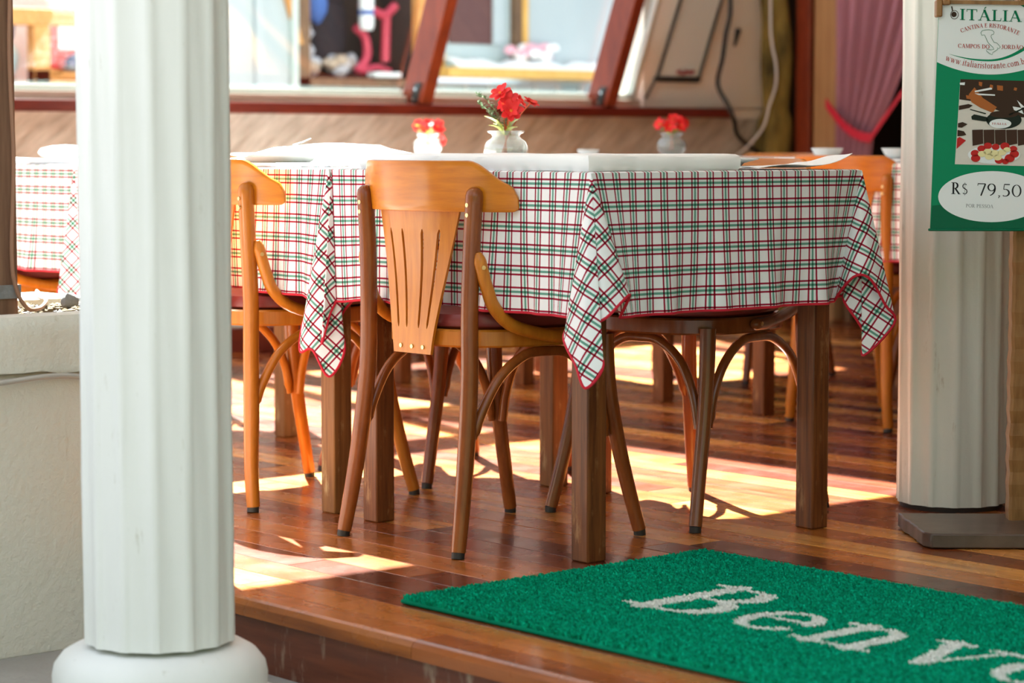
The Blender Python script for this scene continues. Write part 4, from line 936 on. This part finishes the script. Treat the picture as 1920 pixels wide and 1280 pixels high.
for k in range(5): PP([(615 + k * 160, 780), (768 + k * 160, 775), (775 + k * 160, 975), (625 + k * 160, 1005)], 5, 3)
PP(ell(930, 1130, 370, 130, n=36), 5, 7)
for x, y, r in ((840, 1005, 58), (950, 1020, 55), (1080, 1010, 66), (750, 1045, 58), (660, 1110, 60), (670, 1180, 66), (1200, 1050, 56), (1215, 1120, 66), (1150, 1180, 72), (1000, 1210, 60), (1090, 1225, 50)): PP(ell(x, y, r, r * .8, n=18), 7, 4)
for x, y, r in ((760, 1120, 60), (840, 1090, 62), (930, 1110, 66), (1040, 1100, 60), (1110, 1060, 50), (860, 1160, 60), (980, 1170, 60)): PP(ell(x, y, r, r * .7, n=18), 8, 5)
ph_.build('food_photograph', mats, sign, smooth=False)
lett('ITÁLIA', 1858.5, 233.5, 3.6, 'sred', tot=28, sp=.12, k=8)
mb = MB(); v = [(SX(1752), -.012, SZ(8)), (SX(1970), -.012, SZ(12)), (SX(1970), -.012, SZ(5)), (SX(1752), -.012, SZ(1))]
mb.add(v + [(p[0], .012, p[2]) for p in v], [(0, 1, 2, 3), (7, 6, 5, 4), (0, 4, 5, 1), (1, 5, 6, 2), (2, 6, 7, 3), (3, 7, 4, 0)]); mb.build('top_bar', 'carved', sign)
mb = MB(); mb.box(SX(1750), SX(1762), -.016, .014, SZ(33), SZ(1)); mb.box(SX(1762), SX(1777), -.016, .014, SZ(11), SZ(1)); mb.build('corner_bracket', 'carved', sign, bevel=.003)
mb = MB(); mb.box(SX(1742), SX(1966), -.010, .0, SZ(434), SZ(429)); mb.build('bottom_fold', 'sgreend', sign, bevel=.002)
stand = empty('sign_stand', (sc_.x + SF.x * .06, sc_.y + SF.y * .06, 0), ax); tag(stand, 'carved wooden sign stand on a thick dark base by the cream column', 'stand')
mb = MB(); z = .03; K = 46; vs_ = []; fs = []
cxp = SX(1924) + .006
for j in range(K + 1):
    zz = .03 + 1.20 * j / K; w = .0195 + .0022 * (j % 2) + random.uniform(-.0008, .0008)
    vs_ += [(cxp - w, -w, zz), (cxp - w + .006, -w - .005, zz), (cxp + w, -w, zz), (cxp + w, w, zz), (cxp - w, w, zz)]
for j in range(K): fs += [(j * 5 + i, j * 5 + (i + 1) % 5, (j + 1) * 5 + (i + 1) % 5, (j + 1) * 5 + i) for i in range(5)]
fs += [(4, 3, 2, 1, 0), tuple(K * 5 + i for i in range(5))]
mb.add(vs_, fs); mb.build('post', 'carved', stand, smooth=False)
mb = MB(); bx0 = -.160; K = 20
poly = [(bx0, .075)] + [(bx0 + .020 * k / 14 + random.uniform(-.0025, .0025), .07 - .25 * k / 14) for k in range(15)]
poly += [(bx0 + .034, -.203)] + [(bx0 + .034 + .38 * k / 12, -.206 + random.uniform(-.002, .002)) for k in range(1, 13)] + [(bx0 + .43, .075)]
mb.prism(poly, .002, .032); mb.build('base', 'base_w', stand, bevel=.005)

# ------------------------------------------------------------------ right background: post row, curtain, slanted window
mb = MB()
def log(u, v):
    a = 2 * math.pi * u; z = v * 2.6; r = .062 + .010 * math.sin(3 * a + z * 4) + .007 * math.sin(z * 13 + a * 2) + (.016 if z < .95 else 0)
    return (5.20 + r * math.cos(a), 4.39 + r * 1.1 * math.sin(a) + .012 * math.sin(z * 4), z)
M['moss'] = plaster('mossy_bark', (0.05, 0.042, 0.016), (0.30, 0.23, 0.06), 0.9, 24, 0.95, (0.02, 0.025, 0.01)); [setattr(q.inputs['Scale'], 'default_value', 9.0) for q in M['moss'].node_tree.nodes if q.type == 'TEX_NOISE' and q.inputs['Scale'].default_value < 5]
mb.grid(log, 24, 50); tag(mb.build('mossy_trunk', 'moss'), 'mossy yellow-green trunk against the cream wall, left of the red post', 'trunk')
mb = MB(); mb.tube(spline([(5.13, 4.345, 2.6), (5.13, 4.345, 1.5), (5.135, 4.34, 1.3), (5.142, 4.32, 1.2), (5.143, 4.32, 1.1), (5.12, 4.34, 1.0), (5.10, 4.36, .9), (5.04, 4.42, .8), (4.9, 4.44, .72)], 6), .006, 6)
tag(mb.build('white_cable', mat('grey_cable', (.6, .62, .64), .5)), 'pale cable hanging down the mossy trunk', 'cable')
def vpost(x0, x1, y0, y1, m_, name, label):
    mb = MB(); mb.box(x0, x1, y0, y1, 0, 2.75); tag(mb.build(name, m_, bevel=.006), label, 'post')
vpost(5.27, 5.39, 4.225, 4.315, 'rafter', 'red_post', 'dark red timber post between the mossy trunk and the tan post')
vpost(5.27, 5.39, 4.065, 4.20, 'tan', 'tan_post', 'broad tan timber post between the red post and the curtain')
vpost(5.30, 5.39, 3.985, 4.025, 'shopbrown', 'narrow_post', 'narrow ochre timber strip at the curtain edge')
mb = MB(); uvs = []
CU, CV = 90, 60; tie_z = .885
for j in range(CV + 1):
    z = .45 + 1.9 * j / CV
    k = abs(z - tie_z); 
    if z > tie_z: q = min(1, (z - tie_z) / .85) ** .8; right = 3.80 - .42 * q; 
    else: right = 3.80 + .03 * min(1, k / .2)
    left = 4.02
    for i in range(CU + 1):
        u = i / CU
        fold = .018 * math.sin(u * 44) + .010 * math.sin(u * 83 + z * 2); amp_ = .45 + .55 * min(1, k / .35)
        mb.v.append((5.22 + fold * amp_ + .02 * u, left + (right - left) * u, z)); uvs.append((u * 1.15, z))
w = CU + 1
for j in range(CV):
    for i in range(CU): mb.f.append((j * w + i, j * w + i + 1, (j + 1) * w + i + 1, (j + 1) * w + i)); mb.m.append(0)
cur = mb.build('curtain', 'gingham', uv=uvs, solid=.001); tag(cur, 'pink gingham curtain gathered by a red tieback, left of the cream column', 'curtain')
mb = MB()
def band(u, v):
    y = 4.035 - .27 * u; z = 1.035 - .16 * math.sin(u * math.pi / 2) ** 1.0 - .044 * v
    return (5.175 - .012 * math.sin(math.pi * u), y, z)
mb.grid(band, 20, 2)
mb.grid(lambda u, v: (5.17 + .06 * u, 3.77 - .17 * u, .86 + .24 * u - .035 * v * (1 - .3 * u)), 14, 2)
mb.build('tieback', 'tband', cur, solid=.006)
# black framed leaning window on the cream wall
sw_ = empty('leaning_window', (0, AMAX - .03, 0)); tag(sw_, 'black-framed slanted pane leaning on the cream wall right of the glazing', 'window')
def bar(p0, p1, r, nm='frame_bar', m_='black'): mb = MB(); mb.tube([p0, p1], r, 4); return mb.build(nm, m_, sw_, smooth=False)
bar((4.515, 0, 1.115), (4.86, -.0, 1.95), .011); bar((4.78, 0, 1.115), (5.12, 0, 1.95), .011); bar((4.505, 0, 1.12), (4.79, 0, 1.12), .013); bar((4.445, -.0, 1.03), (4.52, 0, 1.13), .008)
mb = MB(); mb.add([(4.515, .004, 1.12), (4.78, .004, 1.12), (5.11, .004, 1.95), (4.86, .004, 1.95), (4.515, .010, 1.12), (4.78, .010, 1.12), (5.11, .010, 1.95), (4.86, .010, 1.95)], [(0, 1, 2, 3), (7, 6, 5, 4), (0, 4, 5, 1), (1, 5, 6, 2), (2, 6, 7, 3), (3, 7, 4, 0)])
mb.build('pale_pane', mat('pale_reflection_pane', (.60, .66, .64), .15), sw_, smooth=False)  # pale grey colour stands in for the pane's reflection
mb = MB()
for k in range(9): mb.blob((4.64 + .012 * k, -.012, 1.145 + random.uniform(0, .012)), (.012, .006, .008), 0, 6, 4, .2)
mb.build('red_flowers', mat('dark_red_petals', (.25, .02, .04), .6), sw_, kind='stuff')
mb = MB(); mb.tube(spline([(4.94, 4.44, 1.7), (4.96, 4.44, 1.45), (4.93, 4.44, 1.33), (4.90, 4.43, 1.22), (4.87, 4.43, 1.10), (4.90, 4.39, 1.0), (4.93, 4.38, .93), (5.0, 4.42, .86), (5.15, 4.42, .78), (5.25, 4.34, .74)], 8), .011, 8)
tag(mb.build('black_hose', 'black'), 'black hose looping down the cream wall past the sill end', 'hose')
mb = MB(); mb.tube([(5.02, 4.47, 1.28), (5.045, 4.47, 1.36)], [.005, .016], 6); tag(mb.build('wall_bracket', 'black'), 'small black bracket on the cream wall beside the hose', 'bracket')

# ------------------------------------------------------------------ across the street, seen through the glazing
EY = 8.0
bl = empty('shop_building', (0, EY, 0)); tag(bl, 'white shop front with timber windows beyond the glazing', 'building')
def part(nm, m_, x0, x1, y0, y1, z0, z1, parent=bl, bv=0.0, **k):
    mb = MB(); mb.box(x0, x1, y0, y1, z0, z1); return mb.build(nm, m_, parent, smooth=False, bevel=bv, **k)
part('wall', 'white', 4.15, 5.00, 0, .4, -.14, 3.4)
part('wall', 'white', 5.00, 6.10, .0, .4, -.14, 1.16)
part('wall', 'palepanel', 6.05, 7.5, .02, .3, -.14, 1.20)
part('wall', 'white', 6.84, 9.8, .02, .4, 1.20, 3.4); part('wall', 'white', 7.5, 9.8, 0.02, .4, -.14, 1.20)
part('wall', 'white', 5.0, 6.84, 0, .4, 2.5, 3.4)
for k in range(8): part('joint', 'white', 6.12 + k * .19, 6.145 + k * .19, .008, .02, .6, 1.20)
part('pilaster', 'white', 4.74, 4.80, -.03, 0, -.14, 3.2); part('pilaster', 'white', 7.62, 7.72, -.04, .02, -.14, 3.2)
w1 = part('window_frame', 'paleframe', 4.985, 5.03, -.04, .03, 1.14, 2.6)
part('window_frame', 'shopbrown', 5.035, 5.14, .0, .06, 1.16, 2.5); part('window_frame', 'shopbrown', 5.03, 6.05, .0, .06, 1.14, 1.21)
mb = MB(); mb.box(5.03, 5.07, -.03, -.005, 1.40, 2.2, shear=(-.32, 0)); mb.build('brace', 'shoporange', bl)
part('window_frame', 'shopyellow', 6.02, 6.14, -.01, .06, 1.26, 2.6); part('window_frame', 'shoporange', 5.94, 6.02, .0, .06, 1.22, 2.6); part('window_frame', 'shopyellow', 6.77, 6.81, -.01, .06, 1.26, 2.5); part('window_frame', 'shopbrown', 6.72, 6.77, 0, .06, 1.26, 2.5)
part('pane', mat('grey_blue_curtain', (.42, .52, .55), .5), 6.14, 6.72, .06, .08, 1.26, 2.5)
part('pane', mat('dark_red_interior', (.10, .035, .03), .5), 6.22, 6.56, .045, .058, 1.44, 2.5); part('net_curtain', 'white', 6.56, 6.64, .03, .058, 1.44, 2.5)
part('display_box', 'darkin', 5.05, 5.98, .55, .6, 1.10, 2.6); part('display_floor', 'shopbrown', 5.05, 5.98, .06, .55, 1.10, 1.18); part('interior', 'darkin', 5.98, 6.02, .06, .6, 1.1, 2.6)
sl = part('sill_board', 'shopyellow', 6.02, 7.36, -.20, .02, 1.225, 1.285, bv=.004)
# goods in the display window
M['bluegrey'] = plaster('blue_grey_stone', (.30, .34, .42), (.62, .60, .62), .6, 14, .8); M['shopred'] = mat('raspberry_red_paint', (.50, .045, .085), .5); M['navy'] = mat('navy_cloth', (.03, .045, .13), .9); M['blueish'] = mat('blue_cloth', (.06, .14, .42), .8); M['darkcloth'] = mat('black_coat_cloth', (.02, .016, .022), .9)
rs = random.Random(4); gi = 0
for k in range(26):
    t = k / 25
    x = 5.17 + .10 * rs.random() + (.0 if t < .5 else (t - .5) * .9); z = (1.58 - .62 * t) if t < .5 else 1.235 + .09 * rs.random()
    mb = MB(); mb.blob((0, 0, 0), (.05 + .02 * rs.random(), .04, .035 + .02 * rs.random()), 0, 8, 6, .2)
    o = mb.build('display_rock', 'bluegrey' if k % 3 else mat('tan_rock', (.45, .36, .28), .8), loc=(x, EY + .2 + .1 * rs.random(), z))
    tag(o, ('blue-grey' if k % 3 else 'tan') + ' rock in the heap ' + ('stacked up the left side of' if t < .5 else 'along the bottom of') + ' the shop display window', 'rock', 'rocks in the shop display window')
mb = MB(); mb.blob((0, 0, 0), (.15, .07, .24), 0, 14, 10, .06); mb.blob((.02, 0, .26), (.12, .07, .14), 0, 12, 8, .06); tag(mb.build('dark_coat', 'darkcloth', loc=(5.50, EY + .33, 1.50)), 'black coat draped in the middle of the shop display window', 'coat')
mb = MB(); mb.blob((0, 0, 0), (.07, .05, .12), 0, 12, 8, .08); tag(mb.build('blue_scarf', 'blueish', loc=(5.36, EY + .24, 1.66)), 'blue scarf hanging beside the black coat in the shop window', 'scarf')
fg = empty('red_stand', (5.75, EY + .16, 1.2)); tag(fg, 'raspberry red tubular display stand in the shop window', 'stand')
mb = MB(); mb.tube(spline([(-.12, 0, .46), (-.02, 0, .42), (.06, 0, .40), (.14, 0, .46)], 5), .028, 10); mb.build('arm', 'shopred', fg)
mb = MB(); mb.tube([(.06, 0, .12), (.07, 0, .40)], .028, 10); mb.build('pole', 'shopred', fg)
mb = MB(); mb.tube(spline([(-.16, 0, .32), (-.09, 0, .26), (-.08, 0, .14), (-.16, 0, .06)], 5), .026, 10); mb.build('leg', 'shopred', fg); mb = MB(); mb.tube(spline([(-.14, -.02, .055), (-.02, -.02, .085), (.08, -.02, .06)], 4), .02, 8); mb.build('foot', 'shopred', fg)
bt = empty('striped_bottle', (5.625, EY + .1, 1.50)); tag(bt, 'white bottle with a blue band left of the red stand', 'bottle')
mb = MB(); mb.lathe([(0, 0), (.035, .002), (.045, .03), (.045, .09)], 20, cap=False); mb.build('lower_body', 'swhite', bt); mb = MB(); mb.lathe([(.046, .09), (.047, .12)], 20, cap=False); mb.build('band', 'blueish', bt); mb = MB(); mb.lathe([(.045, .12), (.045, .26), (.0, .27)], 20, cap=False); mb.build('upper_body', 'swhite', bt)
mb = MB(); mb.box(-.10, .10, -.04, .04, 0, .03); tag(mb.build('white_tray', 'swhite', bevel=.006, loc=(5.72, EY + .05, 1.222)), 'small white tray in front of the red stand', 'tray')
# cloth and pink bundle on the yellow sill
mb = MB(); mb.grid(lambda u, v: (6.10 + 1.30 * u, EY - .19 + .19 * v, 1.287 + .030 * v + .016 * math.sin(u * 15) * v + .014 * (1 + math.sin(u * 31 + 1)) * v + .02 * math.sin(math.pi * v)), 50, 8)
tag(mb.build('sill_cloth', 'cloth', solid=.003), 'white cloth heaped along the yellow shop sill', 'cloth')
mb = MB()
for k in range(16): mb.blob((rs.uniform(-.17, .17), rs.uniform(-.03, .03), rs.uniform(0, .06)), (.05, .03, .028), k % 2, 8, 5, .2)
tag(mb.build('pink_bundle', [mat('pale_pink_cloth', (.80, .42, .50), .9), 'cloth'], loc=(6.78, EY - .08, 1.37)), 'bundle of pink and white cloth on the yellow shop sill', 'cloth')
# kiosk on the left
kk_ = empty('orange_kiosk', (3.0, EY, 0)); tag(kk_, 'orange timber kiosk with a red panel beyond the glazing at far left', 'kiosk')
part('top_beam', 'shoporange', 0.0, 1.1, 0, .08, 1.455, 1.545, kk_, .006); part('upright', 'shoporange', .33, .43, 0, .08, 1.12, 1.455, kk_, .006); part('upright', 'shoporange', .9, 1.0, 0, .08, 1.12, 1.455, kk_, .006); part('lower_board', 'shoporange', .33, 1.1, 0, .08, .9, 1.225, kk_, .006)
part('red_panel', mat('red_board', (.75, .05, .05), .5), .432, .9, .03, .05, 1.225, 1.455, kk_); part('white_notice', 'swhite', .49, .80, .015, .028, 1.33, 1.46, kk_, .004); part('black_strip', 'black', .425, .437, .01, .03, 1.22, 1.47, kk_)
part('pale_backing', 'white', -1.2, 1.15, .5, .6, -.14, 1.9, kk_)
hb = empty('navy_shoe', (3.56, EY - .06, 1.226)); tag(hb, 'navy shoe with a grey sole on the orange kiosk ledge', 'shoe')
mb = MB(); mb.blob((.05, 0, .035), (.13, .05, .055), 0, 16, 8); mb.build('upper', 'navy', hb); mb = MB(); mb.blob((.05, 0, .0), (.15, .055, .022), 0, 16, 6); mb.build('sole', 'rock', hb)
part('shelf', 'shoporange', .43, .9, -.12, .0, 1.19, 1.205, kk_)
gm = empty('hanging_garments', (3.24, EY + .2, 1.15)); tag(gm, 'dark, pink and pale blue garments hanging beside the orange kiosk', 'garments')
mb = MB(); mb.blob((.02, 0, .30), (.06, .04, .11), 0, 12, 8, .1); mb.build('dark_garment', 'navy', gm); mb = MB(); mb.blob((-.04, -.03, .2), (.05, .03, .12), 0, 12, 8, .1); mb.build('pink_garment', 'shopred', gm); mb = MB(); mb.blob((.03, -.05, .13), (.05, .03, .08), 0, 12, 8, .1); mb.build('blue_garment', 'palepanel', gm); mb = MB(); mb.blob((.01, 0, 0), (.07, .04, .1), 0, 12, 8, .1); mb.build('grey_garment', 'rock', gm)
